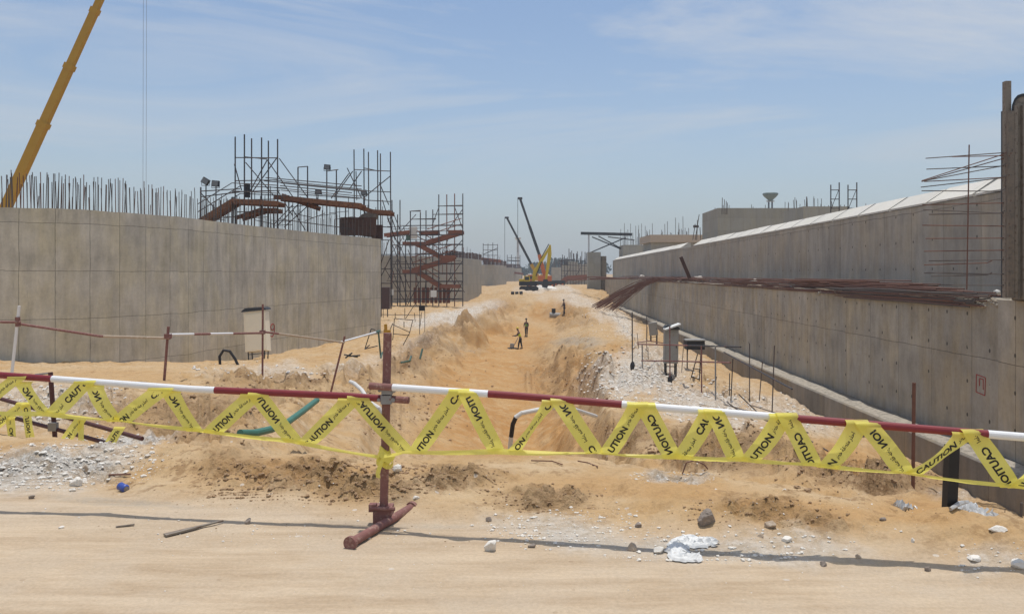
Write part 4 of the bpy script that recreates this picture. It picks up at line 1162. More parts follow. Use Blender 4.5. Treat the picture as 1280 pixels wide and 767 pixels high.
# -- stair scaffold farther along
sb = thing('stair_scaffold', P(545, 380, 100), 'rusty red zigzag stair scaffold in front of the pale rounded wall', 'scaffold')
Yb = 99
for px, top, dy, mt in ((548.5, 243, 0, 'scaf'), (558.5, 243, 2, 'scaf_rust'), (568.3, 242, 2, 'scaf_rust'), (578.5, 242, 0, 'scaf'), (513, 264, 0, 'scaf'), (525.5, 265, 0, 'scaf'), (532.5, 263, 2, 'scaf'), (541, 262, 2, 'scaf'), (500, 250, 1, 'scaf'), (490, 250, 2, 'scaf'),
                        (520, 300, 2, 'scaf_rust'), (507, 300, 2, 'scaf'), (497, 268, 0, 'scaf')):
    tubeP(sb, 'standard', (px, 383), (px, top), Yb + dy, Yb + dy, .07, mt)
for py, x0, x1 in ((257.5, 547, 579), (268, 541, 579), (282, 500, 579), (274, 513, 545), (294, 490, 579), (306, 490, 579), (318, 490, 579), (330, 490, 579), (342, 490, 579), (352, 490, 579), (364, 492, 579), (374, 492, 579), (264, 512, 526), (290, 520, 548)):
    for dy in (0, 2):
        tubeP(sb, 'ledger', (x0, py), (x1, py - 1 + dy * .5), Yb + dy, Yb + dy, .05)
for a, b in (((549, 258), (540, 282)), ((558, 290), (578, 262)), ((568, 258), (578, 285)), ((578, 300), (558, 322)), ((560, 352), (578, 326)), ((500, 290), (520, 268)), ((497, 300), (512, 336)), ((490, 262), (505, 300)), ((484, 272), (500, 312)),
             ((488, 300), (512, 360)), ((480, 334), (516, 392)), ((496, 330), (509, 372)), ((488, 330), (500, 364)), ((578, 352), (566, 376)), ((557, 376), (570, 352)), ((510, 312), (522, 345)), ((524, 352), (510, 380))):
    tubeP(sb, 'brace', a, b, Yb + .4, Yb + 1.2, .05)
for pts in (((577, 289), (534, 302.5)), ((521, 304), (551, 320.5)), ((567, 321.5), (515, 337.5)), ((523, 340), (550, 357))):
    ramp(sb, 'stair_flight', pts, Yb + .3, 1.7, .36, 'scaf_rust')
    rl = MB()
    for h_ in (.9, 1.6):
        rl.tube([P(pts[0][0], pts[0][1], Yb + .2) + Vector((0, 0, h_)), P(pts[1][0], pts[1][1], Yb + .2) + Vector((0, 0, h_))], .055, 5)
    rl.build('stair_rail', M['scaf_rust'], sb)
for pts in (((503, 303.5), (536, 303.5)), ((549, 320.5), (569, 320.5)), ((503, 338.5), (523, 338.5)), ((549, 357), (575, 357)), ((560, 289), (579, 289)), ((480, 293), (512, 289)), ((524, 290), (548, 289))):
    ramp(sb, 'landing', pts, Yb + .2, 2.0, .28, 'scaf_rust')
rq = np.random.RandomState(29)
for k in range(26):
    a0 = 484 + 92 * rq.rand(); b0 = 262 + 105 * rq.rand(); dx = (rq.rand() - .5) * 26; dy_ = 8 + 22 * rq.rand()
    tubeP(sb, 'inner_brace', (a0, b0), (a0 + dx, b0 + dy_), Yb + 1.5 * rq.rand(), Yb + 2.5 * rq.rand(), .036, 'scaf_rust' if rq.rand() < .4 else 'scaf')
for k in range(14):
    a0 = 480 + 80 * rq.rand(); b0 = 275 + 100 * rq.rand()
    tubeP(sb, 'inner_ledger', (a0, b0), (min(579, a0 + 14 + 20 * rq.rand()), b0 + 2 * rq.rand() - 1), Yb + 2.2, Yb + 2.4, .036)
MB().box(P(542, 367, Yb - .2), (.75, .06, .85)).build('notice_board', M['white_board'], sb)
MB().box(P(516.5, 291, Yb + .5), (1.0, .06, 1.5)).build('sheet', M['white_board'], sb)
MB().box(P(510, 297, Yb + .4), (.5, .06, .7)).build('netting', M['green_steel'], sb)
mb = MB()
for k in range(9): mb.box(P(519 + 5.2 * k, 369, Yb + 3), (.40, .2, 2.0))
mb.build('form_board', M['scaf_rust'], sb)

# -- tube scaffolds over the farther walls
for (px0, px1, top, bot, Y, lab) in ((604, 622, 302, 328, 222, 'thin tube scaffold rising behind the second far wall'), (634, 650, 318, 335, 345, 'faint tube scaffold behind the farthest left wall')):
    t = thing('scaffold', P((px0 + px1) / 2, bot, Y), lab, 'scaffold')
    for k in range(4):
        px = px0 + (px1 - px0) * k / 3
        tubeP(t, 'standard', (px, bot), (px, top + 3 * rng.rand()), Y, Y, .00042 * Y)
    for k in range(4):
        py = top + 4 + (bot - top) * k / 4
        tubeP(t, 'ledger', (px0, py), (px1, py), Y, Y, .00036 * Y)
    tubeP(t, 'brace', (px0, bot - 10), (px1, top + 8), Y, Y, .0005 * Y)
    for k, (a, b) in enumerate(((px0 - 2, px1 + 4),)):
        ramp(t, 'deck', [(a, top + 21), (b, top + 24)], Y, 2, .5, 'scaf_rust')

# ------------------------------------------------------------------ cranes
def boom(par, p0, p1, secs, w0, w1, mat, collar='black'):
    """telescopic boom: sections stepping down in size, each with a collar"""
    p0, p1 = Vector(p0), Vector(p1); n = len(secs) - 1
    for i in range(n):
        a, b = p0.lerp(p1, secs[i]), p0.lerp(p1, secs[i + 1])
        ww = w0 + (w1 - w0) * i / max(1, n - 1)
        o = MB().beam(a, b, ww * .8, ww).build('boom_section', M[mat], par)
        d = (b - a).normalized()
        MB().beam(b - d * .16, b + d * .16, ww * .98, ww * 1.16).build('collar', M[mat], o)
cr = thing('mobile_crane', (-31, 45, -2.6), 'big yellow crane leaning up behind the near left wall, boom cut off by the frame', 'crane')
bt = P(8, 258, 45); up = P(125, 0, 45); dirv = (up - bt)
base = bt - dirv * .49; tip = bt + dirv * 1.475
def tt(px, py):  # fraction along the boom at a photo row
    z = P(px, py, 45).z; return (z - base.z) / (tip.z - base.z)
boom(cr, base, tip, [0, tt(49, 156), tt(81, 84), tt(113, 14), tt(147, -60), 1], .50, .28, 'yellow')
MB().box(tip + Vector((.2, 0, -.3)), (.8, .5, .9)).build('boom_head', M['yellow'], cr)
for s, px in ((-1, 179.5), (1, 183.5)):
    part_tube(cr, 'hoist_rope', M['galv'], P(px, -120, 45), P(px - 1, 300, 45), .009, 5)
MB().lathe(P(181, 300, 45) + Vector((0, 0, -.9)), [(.05, 0), (.2, .1), (.25, .4), (.2, .8), (.06, .9)], 12).build('hook_block', M['yellow'], cr)
MB().box((base.x - .6, 45, -.4), (3.4, 2.4, 1.6)).build('turntable', M['yellow'], cr)
MB().box((base.x - 2, 45, -1.5), (11, 2.6, .7)).build('chassis', M['steel_dark'], cr)
cbx = MB().box((base.x + 4.2, 44.6, -.6), (2.0, 1.4, 1.7), None, 0, .85).build('cab', M['yellow'], cr)
MB().box((base.x + 4.3, 43.92, -.3), (1.5, .03, .7)).build('window', M['glass'], cbx)
for k in range(5):
    for s in (-1, 1):
        x = base.x - 6.2 + 2.1 * k; y = 45 + s * 1.15
        wv = MB().tube([(x, y - .2, -2.05), (x, y + .2, -2.05)], .62, 18).build('wheel', M['black'], cr)
        MB().tube([(x, y - .22, -2.05), (x, y + .22, -2.05)], .3, 12).build('rim', M['yellow'], wv)
lt = MB().prism([(base.x - .5, 44.8, .4), (base.x + .9, 44.8, .4), (bt.x - 1.0, 44.8, bt.z - 3.5), (bt.x - 1.4, 44.8, bt.z - 3.2)], (0, .4, 0)).build('lift_cylinder', M['steel_dark'], cr)

def far_crane(label, Y, foot, mid, tipp, w, mat_lo, mat_hi, body_px, zb):
    b = P(body_px, 360, Y)
    t = thing('mobile_crane', (b.x, Y, zb), label, 'crane')
    f, m_, e = P(*foot, Y), P(*mid, Y), P(*tipp, Y)
    MB().beam(f, m_, w, w * 1.25).build('boom_section', M[mat_lo], t)
    MB().beam(m_, m_.lerp(e, .5), w * .75, w * .95).build('boom_section', M[mat_hi], t)
    MB().beam(m_.lerp(e, .5), e, w * .6, w * .75).build('boom_section', M[mat_hi], t)
    MB().box(e, (w * 1.6, w, w * .7)).build('boom_head', M['steel_dark'], t)
    part_tube(t, 'hoist_rope', M['steel_dark'], e + Vector((-.5, 0, 0)), (e.x - .5, Y, e.z - 12), .05, 5)
    MB().box((b.x, Y, zb + 1.1), (6.4, 2.6, .8)).build('chassis', M['steel_dark'], t)
    MB().box((f.x, Y, zb + 2.1), (3.0, 2.4, 1.2)).build('turntable', M[mat_lo], t)
    cb = MB().box((b.x - 2.2, Y - .1, zb + 2.1), (1.6, 2.2, 1.6), None, 0, .85).build('cab', M[mat_lo], t)
    MB().box((b.x - 2.2, Y - 1.18, zb + 2.3), (1.1, .05, .6)).build('window', M['glass'], cb)
    for k in range(4):
        wv = MB().tube([(b.x - 2.6 + 1.7 * k, Y - 1.35, zb + .55), (b.x - 2.6 + 1.7 * k, Y - 1.0, zb + .55)], .55, 14).build('wheel', M['black'], t)
        MB().tube([(b.x - 2.6 + 1.7 * k, Y - 1.38, zb + .55), (b.x - 2.6 + 1.7 * k, Y - 1.2, zb + .55)], .25, 10).build('rim', M['orange'], wv)
    return t
far_crane('orange crane with the taller dark boom behind the yellow digger', 178, (681, 345), (674, 318), (650, 248), .66, 'orange', 'steel_dark', 676, -1.4)
far_crane('crane with the shorter dark boom leaning left of the taller one', 196, (676, 352), (664, 330), (633.5, 272), .62, 'yellow', 'steel_dark', 690, -1.4)

# -- excavator
Yx = 148; zx = ground((661 - CX) / F * Yx, Yx)
ex = thing('excavator', ((661 - CX) / F * Yx, Yx, zx), 'yellow digger with a folded arm on black tracks at the head of the trench', 'excavator')
x0 = (661 - CX) / F * Yx
for s in (-1, 1):
    y = Yx + s * 1.1
    ol = [Vector((x0 - 1.75, y, zx + .25)), Vector((x0 - 1.45, y, zx)), Vector((x0 + 1.45, y, zx)), Vector((x0 + 1.75, y, zx + .25)), Vector((x0 + 1.75, y, zx + .6)), Vector((x0 + 1.45, y, zx + .85)), Vector((x0 - 1.45, y, zx + .85)), Vector((x0 - 1.75, y, zx + .6))]
    tr = MB().prism(ol, (0, .55, 0)).build('track', M['black'], ex)
    for k in range(5): MB().tube([(x0 - 1.3 + .65 * k, y - .06, zx + .38), (x0 - 1.3 + .65 * k, y + .6, zx + .38)], .2, 10).build('roller', M['steel_dark'], tr)
MB().box((x0 - .15, Yx, zx + 1.35), (3.3, 2.3, .8)).build('engine_deck', M['black'], ex)
MB().box((x0 - 1.25, Yx + .1, zx + 1.95), (1.1, 2.1, .5)).build('counterweight', M['yellow2'], ex)
cb = MB().box((x0 - .35, Yx - .55, zx + 2.2), (1.2, 1.1, 1.1), None, 0, .88).build('cab', M['yellow2'], ex)
MB().box((x0 - .35, Yx - 1.12, zx + 2.3), (.8, .04, .6)).build('window', M['glass'], cb)
def armbeam(name, pts, w, th, mat):
    mb = MB(); pp = [P(a, b, Yx) for a, b in pts]
    for (a, b, ta, tb) in zip(pp[:-1], pp[1:], th[:-1], th[1:]): mb.beam(a, b, w, ta, 0, w, tb)
    return mb.build(name, M[mat], ex)
armbeam('boom', [(666.5, 352), (668.5, 340), (675, 329), (687.5, 308)], .45, [.55, .72, .62, .36], 'yellow2')
armbeam('stick', [(687.5, 306), (687, 318), (682.5, 349)], .38, [.34, .72, .38], 'yellow2')
bk = MB().prism([P(679.5, 349, Yx - .5), P(684.5, 349, Yx - .5), P(686, 355, Yx - .5), P(684, 360, Yx - .5), P(678, 359, Yx - .5), P(677.5, 355, Yx - .5)], (0, 1.1, 0)).build('bucket', M['steel_dark'], ex)
part_tube(ex, 'ram', M['steel_dark'], P(670, 345, Yx - .35), P(677, 327, Yx - .35), .1, 6)
part_tube(ex, 'ram', M['steel_dark'], P(676, 323, Yx), P(686, 305, Yx), .09, 6)

# ------------------------------------------------------------------ people
def skin_mesh(name, joints, edges, mat, parent, root=0):
    """one continuous body grown over a skeleton"""
    me = bpy.data.meshes.new(name)
    org = ORG[parent.name]
    me.from_pydata([tuple(Vector(j[:3]) - org) for j in joints], edges, [])
    o = bpy.data.objects.new(name, me); COL.objects.link(o)
    sk = o.modifiers.new('skin', 'SKIN'); sk.use_smooth_shade = True
    for i, j in enumerate(joints):
        v = me.skin_vertices[0].data[i]; v.radius = (j[3], j[4] if len(j) > 4 else j[3]); v.use_root = (i == root)
    ss = o.modifiers.new('sub', 'SUBSURF'); ss.levels = 1; ss.render_levels = 1
    dg = bpy.context.evaluated_depsgraph_get()
    ev = o.evaluated_get(dg)
    m2 = bpy.data.meshes.new_from_object(ev)
    bpy.data.objects.remove(o); m2.name = name
    m2.materials.clear(); m2.materials.append(mat)
    m2.polygons.foreach_set('use_smooth', [True] * len(m2.polygons))
    o = bpy.data.objects.new(name, m2); COL.objects.link(o)
    o.parent = parent; ORG[o.name] = org
    return o
def worker(base, label, facing, vest, lean=0.0, reach=0.0, hat='hat', scale=1.0):
    """facing: angle, 0 = looks along +X; lean bends the trunk forward, reach lifts the hands"""
    t = thing('person', base, label, 'person')
    fx, fy = math.cos(facing), math.sin(facing)
    def W(f, s, z):   # forward, sideways (left +), up
        return (base[0] + scale * (f * fx - s * fy), base[1] + scale * (f * fy + s * fx), base[2] + scale * z)
    sx = math.sin(lean)
    hip = .92; sh = hip + .50 * math.cos(lean); fs = .50 * sx
    hd = sh + .20 * math.cos(lean); fh = fs + .20 * sx + .03
    J = [(*W(0, 0, hip), .135, .11), (*W(fs * .5, 0, hip + .25 * math.cos(lean)), .14, .105), (*W(fs, 0, sh - .03), .13, .10), (*W(fs + .03 * sx, 0, sh + .07), .055), (*W(fh, 0, hd + .03), .085, .095), (*W(fh, 0, hd + .13), .075, .085)]
    E = [(0, 1), (1, 2), (2, 3), (3, 4), (4, 5)]
    for s in (1, -1):
        st = .16 if s > 0 else -.12
        b = len(J)
        J += [(*W(0, s * .10, hip - .06), .09), (*W(st * .5 + .03, s * .11, .50), .068), (*W(st, s * .12, .09), .048), (*W(st + .13, s * .13, .04), .04, .045)]
        E += [(0, b), (b, b + 1), (b + 1, b + 2), (b + 2, b + 3)]
        b = len(J)
        hx = fs + .12 + reach * .32; hz = sh - .50 + reach * .20
        J += [(*W(fs, s * .19, sh - .03), .062), (*W(fs + .02 + reach * .10, s * .235, sh - .29), .046), (*W(hx, s * .20, hz), .034), (*W(hx + .07, s * .19, hz - .04), .03)]
        E += [(2, b), (b, b + 1), (b + 1, b + 2), (b + 2, b + 3)]
    body = skin_mesh('body', J, E, M['skin'], t)
    # clothes grown over the same joints, a little wider
    TJ = []; TE = []
    b = 0
    TJ.append((*W(0, 0, hip + .02), .150, .125))
    for s in (1, -1):
        st = .16 if s > 0 else -.12
        b = len(TJ)
        TJ += [(*W(0, s * .10, hip - .08), .105), (*W(st * .5 + .03, s * .11, .50), .082), (*W(st, s * .12, .12), .064)]
        TE += [(0, b), (b, b + 1), (b + 1, b + 2)]
    skin_mesh('trousers', TJ, TE, M['cloth_dark'], t)
    VJ = [(*W(0, 0, hip - .02), .158, .13), (*W(fs * .5, 0, hip + .25 * math.cos(lean)), .160, .128), (*W(fs, 0, sh - .02), .150, .118)]
    VE = [(0, 1), (1, 2)]
    skin_mesh('vest', VJ, VE, M[vest], t)
    SJ = []; SE = []
    for s in (1, -1):
        b = len(SJ); hx = fs + .12 + reach * .32; hz = sh - .50 + reach * .20
        e = Vector(W(fs + .02 + reach * .10, s * .235, sh - .29)); h_ = Vector(W(hx, s * .20, hz))
        SJ = [(*W(fs, s * .16, sh - .03), .075), (*e, .058), (*e.lerp(h_, .85), .046)]
        skin_mesh('sleeve', SJ, [(0, 1), (1, 2)], M['cloth_dark'], t)
    for s in (1, -1):
        st = .16 if s > 0 else -.12
        f0 = Vector(W(st - .06, s * .12, .05)); f1 = Vector(W(st + .18, s * .13, .04))
        MB().tube([f0, f0.lerp(f1, .5), f1], [.05, .055, .04], 8).build('boot', M['black'], t, smooth=True)
    # face and helmet
    hc = Vector(W(fh, 0, hd + .10))
    r = scale
    fwd = Vector((fx, fy, 0)); sd = Vector((-fy, fx, 0))
    for s in (1, -1): MB().blob(hc + fwd * .088 * r + sd * s * .032 * r + Vector((0, 0, -.01)), (.022 * r,) * 3, sub=1, rough=0).build('eye', M['black'], t)
    MB().blob(hc + fwd * .10 * r + Vector((0, 0, -.045 * r)), (.035 * r,) * 3, sub=1, rough=0).build('nose', M['skin'], t)
    MB().lathe(hc + Vector((0, 0, .02 * r)), [(.135 * r, 0), (.118 * r, .015 * r), (.112 * r, .06 * r), (.08 * r, .115 * r), (.03 * r, .135 * r)], 14).build('helmet', M[hat], t, smooth=True)
    return t
p1 = Gpy(650.5, 436, 40)
worker(p1, 'worker in a yellow green vest and dark trousers pushing a machine on the trench floor', math.pi - .2, 'vest_yellow', .32, 1.0, 'hat')
p2 = Gpy(658, 420, 60)
worker(p2, 'worker in a dark green vest standing upright behind the one with the machine', -1.9, 'vest_green', .05, .1, 'hat_dark')
p3 = Gpy(705.5, 394, 85)
worker(p3, 'far person in dark clothes standing at the end of the grey pipe', math.pi + .4, 'cloth_dark', .1, .4, 'hat_dark')
# plate compactor with its handle
pc = Gpy(641, 436, 40); pc.y = p1.y; pc = Vector(((640 - CX) / F * p1.y, p1.y, ground((640 - CX) / F * p1.y, p1.y)))
t = thing('plate_compactor', pc, 'grey plate compactor pushed by the worker in the yellow green vest', 'compactor')
MB().prism([pc + Vector((-.38, -.25, .10)), pc + Vector((-.28, -.25, .0)), pc + Vector((.28, -.25, .0)), pc + Vector((.38, -.25, .10)), pc + Vector((.36, -.25, .13)), pc + Vector((-.36, -.25, .13))], (0, .5, 0)).build('base_plate', M['steel_dark'], t)
MB().box(pc + Vector((0, 0, .32)), (.38, .36, .34), None, 0, .8).build('engine', M['grey_box'], t)
MB().tube([pc + Vector((.1, -.2, .2)), pc + Vector((.42, -.2, .8)), pc + Vector((.48, -.2, .95)), pc + Vector((.48, .2, .95)), pc + Vector((.42, .2, .8)), pc + Vector((.1, .2, .2))], .022, 6).build('handle', M['galv'], t)
# grey pipe length with an upright branch near the far person
pp = Gpy(696, 396, 85)
t = thing('pipe', pp, 'short grey pipe with a dark upright branch lying at the trench head', 'pipe')
MB().tube([P(687, 393.5, pp.y) , P(702, 394.5, pp.y)], .34, 14).build('pipe_length', M['grey_box'], t)
part_tube(t, 'branch', M['steel_dark'], P(692, 393, pp.y), P(692, 385.5, pp.y), .24, 12)
q = Gpy(645.5, 368, 90)
t = thing('tyre_pile', q, 'black flat heap of drums lying on the sand below the digger', 'drum')
for k in range(3): MB().tube([q + Vector((-.9 + .7 * k, 0, .25)), q + Vector((-.35 + .7 * k, 0, .25 + .03 * k))], .25 - .03 * (k % 2), 12).build('drum', M['black'], t)

# ------------------------------------------------------------------ far background
def piers(label, Y, items, mat, zb=-1.6, nm='concrete_block'):
    for (px0, px1, top, lab) in items:
        x0, x1 = (px0 - CX) / F * Y, (px1 - CX) / F * Y; zt = P(0, top, Y).z
        t = thing(nm, ((x0 + x1) / 2, Y, zb), lab, 'concrete block')
        o = MB(); o.box(((x0 + x1) / 2, Y + 3, (zt + zb) / 2), (x1 - x0, 6, zt - zb))
        uv = [(v.x, v.z) for v in o.v]
        o.build('block_body', M[mat], t, uv=uv)
        for k in range(9):
            x = x0 + (x1 - x0) * rng.rand(); part_tube(t, 'rebar', M['dark_rebar'], (x, Y + 1, zt - .1), (x + .3 * (rng.rand() - .5), Y + 1, zt + 1 + 3 * rng.rand()), .0005 * Y, 5)
piers('', 240, [(722, 735, 330, 'far block with bars just left of the tall pier'), (711, 722, 327, 'far block second left of the tall pier'), (703, 711, 331, 'far block third left of the tall pier, lower than its neighbour')], 'concrete_far')
piers('', 330, [(690, 703, 334, 'farthest low block on the right, beside the digger arm')], 'concrete_far')
t = thing('scaffold', P(714, 350, 232), 'far tube frame and beam in front of the blocks left of the tall pier', 'scaffold')
tubeP(t, 'beam', (698, 325.5), (717, 324.5), 232, 232, .22, 'steel_dark')
for k in range(9):
    px = 702 + 3.6 * k; tubeP(t, 'standard', (px, 356), (px, 322 + 6 * rng.rand()), 232, 232, .10)
for py in (331, 338, 345): tubeP(t, 'ledger', (701, py), (734, py + 1), 232, 232, .09)
for a, b in (((702, 352), (712, 336)), ((716, 352), (726, 334))): tubeP(t, 'brace', a, b, 232, 232, .09)
ramp(t, 'ramp', [(698, 357), (709, 347.5), (734, 346)], 228, 3, .9, 'scaf_rust')
# row of low kit, spoil and stacks on the far floor
def spoil(px, py, Y, wx, hz, mat, label, seed):
    c = P(px, py, Y); c.z = ground(c.x, Y)
    MB().blob(c + Vector((0, 0, hz * .05)), (wx, wx * .8, hz * 2), seed=seed, sub=3, rough=.12).build('spoil_heap', M[mat], label=label, cat='heap', smooth=False)
spoil(689, 356, 152, 3.2, .8, 'stone_white', 'pale spoil heap right of the digger bucket', 4)
spoil(676, 357, 156, 2.6, .7, 'stone_white', 'pale spoil heap between the digger tracks and its bucket', 6)
spoil(700, 357, 170, 4.0, .7, 'stone_tan', 'tan spoil heap in front of the far rusty ramp', 8)
# trees beyond: uneven crowns of leaf faces, reads as one mass
def far_trees():
    rg = np.random.RandomState(8)
    m = simple('far foliage', (.035, .055, .035), 1, 0, .4, .15, (.05, .075, .045), .5)
    mb = MB(); Y0 = 520
    for i in range(46):
        px = 560 + 200 * rg.rand(); Y = Y0 + 120 * rg.rand()
        hgt = (6.5 if px < 660 else 11) * (.6 + .6 * rg.rand()); x = (px - CX) / F * Y
        if 682 < px < 715: hgt *= 1.1
        mb.tube([(x, Y, -2), (x + .3, Y, hgt * .6)], [.35, .15], 5)
        n = 90
        for k in range(n):
            a = rg.normal(size=3); a /= np.linalg.norm(a); rr = rg.rand() ** .4
            c = np.array([x + a[0] * rr * hgt * .55, Y + a[1] * rr * hgt * .5, hgt * .62 + a[2] * rr * hgt * .42])
            u = rg.normal(size=3); u /= np.linalg.norm(u); v = np.cross(u, rg.normal(size=3)); v /= np.linalg.norm(v)
            s = .5 + .7 * rg.rand(); b = len(mb.v)
            for (p, q_) in ((-1, -1), (1, -.7), (.8, 1), (-.7, .8)): mb.v.append(Vector(c + u * s * p + v * s * q_))
            mb.face((b, b + 1, b + 2, b + 3))
    mb.build('far_trees', m, kind='stuff', label='dark far off trees along the horizon behind the cranes', cat='trees')
far_trees()

# more works standing on the right bank, far off
for (pa, pb, tp, Y, n, lab) in ((826, 862, 283, 128, 12, 'crowd of thin bars standing behind the slab with the overhanging edge'), (1076, 1122, 250, 56, 9, 'loose row of short bars right of the two small tube frames'), (938, 1000, 250, 80, 8, 'sparse bars on top of the tall block near the saucer tank')):
    t = thing('rebar_cluster', P((pa + pb) / 2, 300, Y), lab, 'rebar')
    for k in range(n):
        px = pa + (pb - pa) * rng.rand()
        part_tube(t, 'rebar', M['dark_rebar'], P(px, 300 if Y > 100 else 272, Y), P(px + rng.rand() - .5, tp + 10 * rng.rand(), Y), .00035 * Y, 5)

# ------------------------------------------------------------------ second barrier, along the foot of the near wall
def rail_tube(name, pts, r, bands, label, group=None, cat='barrier rail'):
    """painted pipe: bands = [(fraction end, material)]"""
    pts = [Vector(p) for p in pts]
    mats = list(dict.fromkeys(b[1] for b in bands))
    seg = [(pts[i + 1] - pts[i]).length for i in range(len(pts) - 1)]; tot = sum(seg)
    def at(f):
        d = f * tot
        for i, s in enumerate(seg):
            if d <= s or i == len(seg) - 1: return pts[i].lerp(pts[i + 1], min(1, d / s))
            d -= s
    fr = sorted(set([0.0] + [b[0] for b in bands] + [sum(seg[:i + 1]) / tot for i in range(len(seg))]))
    P_ = [at(f) for f in fr]
    def mf(i):
        m = (fr[i] + fr[i + 1]) / 2
        for e, mt in bands:
            if m <= e: return mats.index(mt)
        return 0
    mb = MB().tube(P_, r, 14, mfun=mf)
    o = mb.build(name, [M[x] for x in mats], label=label, cat=cat, group=group, smooth=False)
    return o
BG = 'posts of the barrier at the foot of the near wall'
def post(px0, py0, px1, py1, Y, mat, label, r=.026, grp=BG, name='barrier_post', extra=None):
    a, b = P(px0, py0, Y), P(px1, py1, Y)
    a.z = min(a.z, ground(a.x, a.y)) - .04
    t = thing(name, a, label, 'post', grp)
    part_tube(t, 'pipe', M[mat], a, b, r, 10)
    return t, a, b
t, a, b = post(13, 470, 24, 382, 16.5, 'white_paint', 'white leaning post at the far left in front of the curved wall', .03)
MB().tube([P(22, 396, 16.5) , P(22.5, 408, 16.5)], .05, 8).build('coupler', M['rusty_pipe'], t)
t, a, b = post(205, 476, 210.5, 408, 17.0, 'rusty_pipe', 'rusty upright post in front of the curved wall, left of the cream cabinet', .028)
MB().box(P(210, 420, 17), (.12, .12, .10)).build('coupler', M['rusty_pipe'], t)
t, a, b = post(328, 455, 328.5, 380, 21.0, 'rusty_pipe', 'thin rusty post standing against the cream cabinet', .026)
MB().box(P(328.5, 415, 21), (.11, .11, .10)).build('coupler', M['rusty_pipe'], t)
t, a, b = post(412, 452, 431, 420, 24, 'rusty_pipe', 'short post leaning right near the end of the curved wall', .03)
RG = 'rails of the barrier at the foot of the near wall'
rail_tube('barrier_rail', [P(-60, 402, 16), P(26, 402.5, 16.5)], .026, [(1, 'rusty_pipe')], 'rusty rail running out of the frame left of the white leaning post', RG)
rail_tube('barrier_rail', [P(20, 404, 16.5), P(125, 420, 16.8), P(213, 422.5, 17.0)], .026, [(.56, 'rusty_pipe'), (.99, 'stone_tan'), (1, 'rusty_pipe')], 'rail between the white leaning post and the rusty post', RG)
rail_tube('barrier_rail', [P(211, 418, 17.0), P(330, 416, 21)], .027, [(.22, 'white_paint'), (.38, 'rusty_pipe'), (.62, 'white_paint'), (1, 'rusty_pipe')], 'red and white banded rail ending at the cream cabinet', RG)
rail_tube('barrier_rail', [P(325, 414, 21), P(380, 421, 22.5), P(430, 428, 24)], .027, [(.2, 'rusty_pipe'), (1, 'stone_tan')], 'dusty rail sagging right from the cream cabinet', RG)
rail_tube('barrier_rail', [P(424, 428, 24), P(474, 414, 27)], .028, [(.9, 'white_paint'), (1, 'green_steel')], 'pale rail rising to the corner of the curved wall', RG)

# -- cream cabinet on its stand
def cabinet(px, top, bot, Y, wpx, label, mat, legbot, tilt=0.0, hood=True, name='electrical_cabinet', wire=False):
    w_ = wpx * Y / F; b = P(px, bot, Y); tp = P(px, top, Y); h_ = tp.z - b.z; d = w_ * .62
    g = P(px, legbot, Y); g.z = min(g.z, ground(g.x, Y)) - .02
    t = thing(name, (b.x, Y, g.z), label, 'cabinet')
    R = Matrix.Rotation(tilt, 3, 'Y') @ Matrix.Rotation(-.16 if mat == 'cream' else 0, 3, 'X')
    c = Vector((b.x, Y + d / 2, b.z + h_ / 2))
    bd = MB(); bd.box(c, (w_, d, h_), R); bo = bd.build('cabinet_body', M[mat], t)
    MB().box(c + R @ Vector((0, -d / 2 - .012, -.02 * h_)), (w_ * .86, .02, h_ * .9), R).build('door', M[mat], t)
    MB().box(c + R @ Vector((w_ * .33, -d / 2 - .03, 0)), (.03, .025, .10), R).build('handle', M['steel_dark'], t)
    for k in range(4): pass
    if hood:
        e = c + R @ Vector((0, 0, h_ / 2))
        hd = MB().prism([e + R @ Vector((-w_ * .58, -d * .65, 0)), e + R @ Vector((w_ * .58, -d * .65, 0)), e + R @ Vector((w_ * .56, -d * .65, .06)), e + R @ Vector((w_ * .44, -d * .65, .13)), e + R @ Vector((-w_ * .40, -d * .65, .17)), e + R @ Vector((-w_ * .56, -d * .65, .06))], (0, d * 1.3, 0))
        hd.build('hood', M['steel_dark'], t)
    for sx in (-1, 1):
        for sy in (.08, .92):
            p = c + R @ Vector((sx * w_ * .38, d * (sy - .5), -h_ / 2))
            part_tube(t, 'leg', M['steel_dark'], p, (p.x - sx * .02 * w_, p.y, g.z), .028, 6)
    part_tube(t, 'crossbar', M['steel_dark'], c + R @ Vector((-w_ * .4, -d * .4, -h_ / 2 - .12)), c + R @ Vector((w_ * .4, -d * .4, -h_ / 2 - .12)), .02, 6)
    return t
cabinet(319, 390, 440, 37, 27, 'cream cabinet with a dark hood on thin legs against the curved wall', 'cream', 451, -.10)
c = P(283, 452, 28); c.z = ground(c.x, 28)
MB().tube([c + Vector((-.22, 0, -.05)), c + Vector((-.24, 0, .28)), c + Vector((-.1, 0, .5)), c + Vector((.12, 0, .46)), c + Vector((.3, 0, .2)), c + Vector((.42, 0, -.05))], .05, 8).build('cable_loop', M['black'], label='black cable hump rising from the sand left of the cream cabinet', cat='cable')

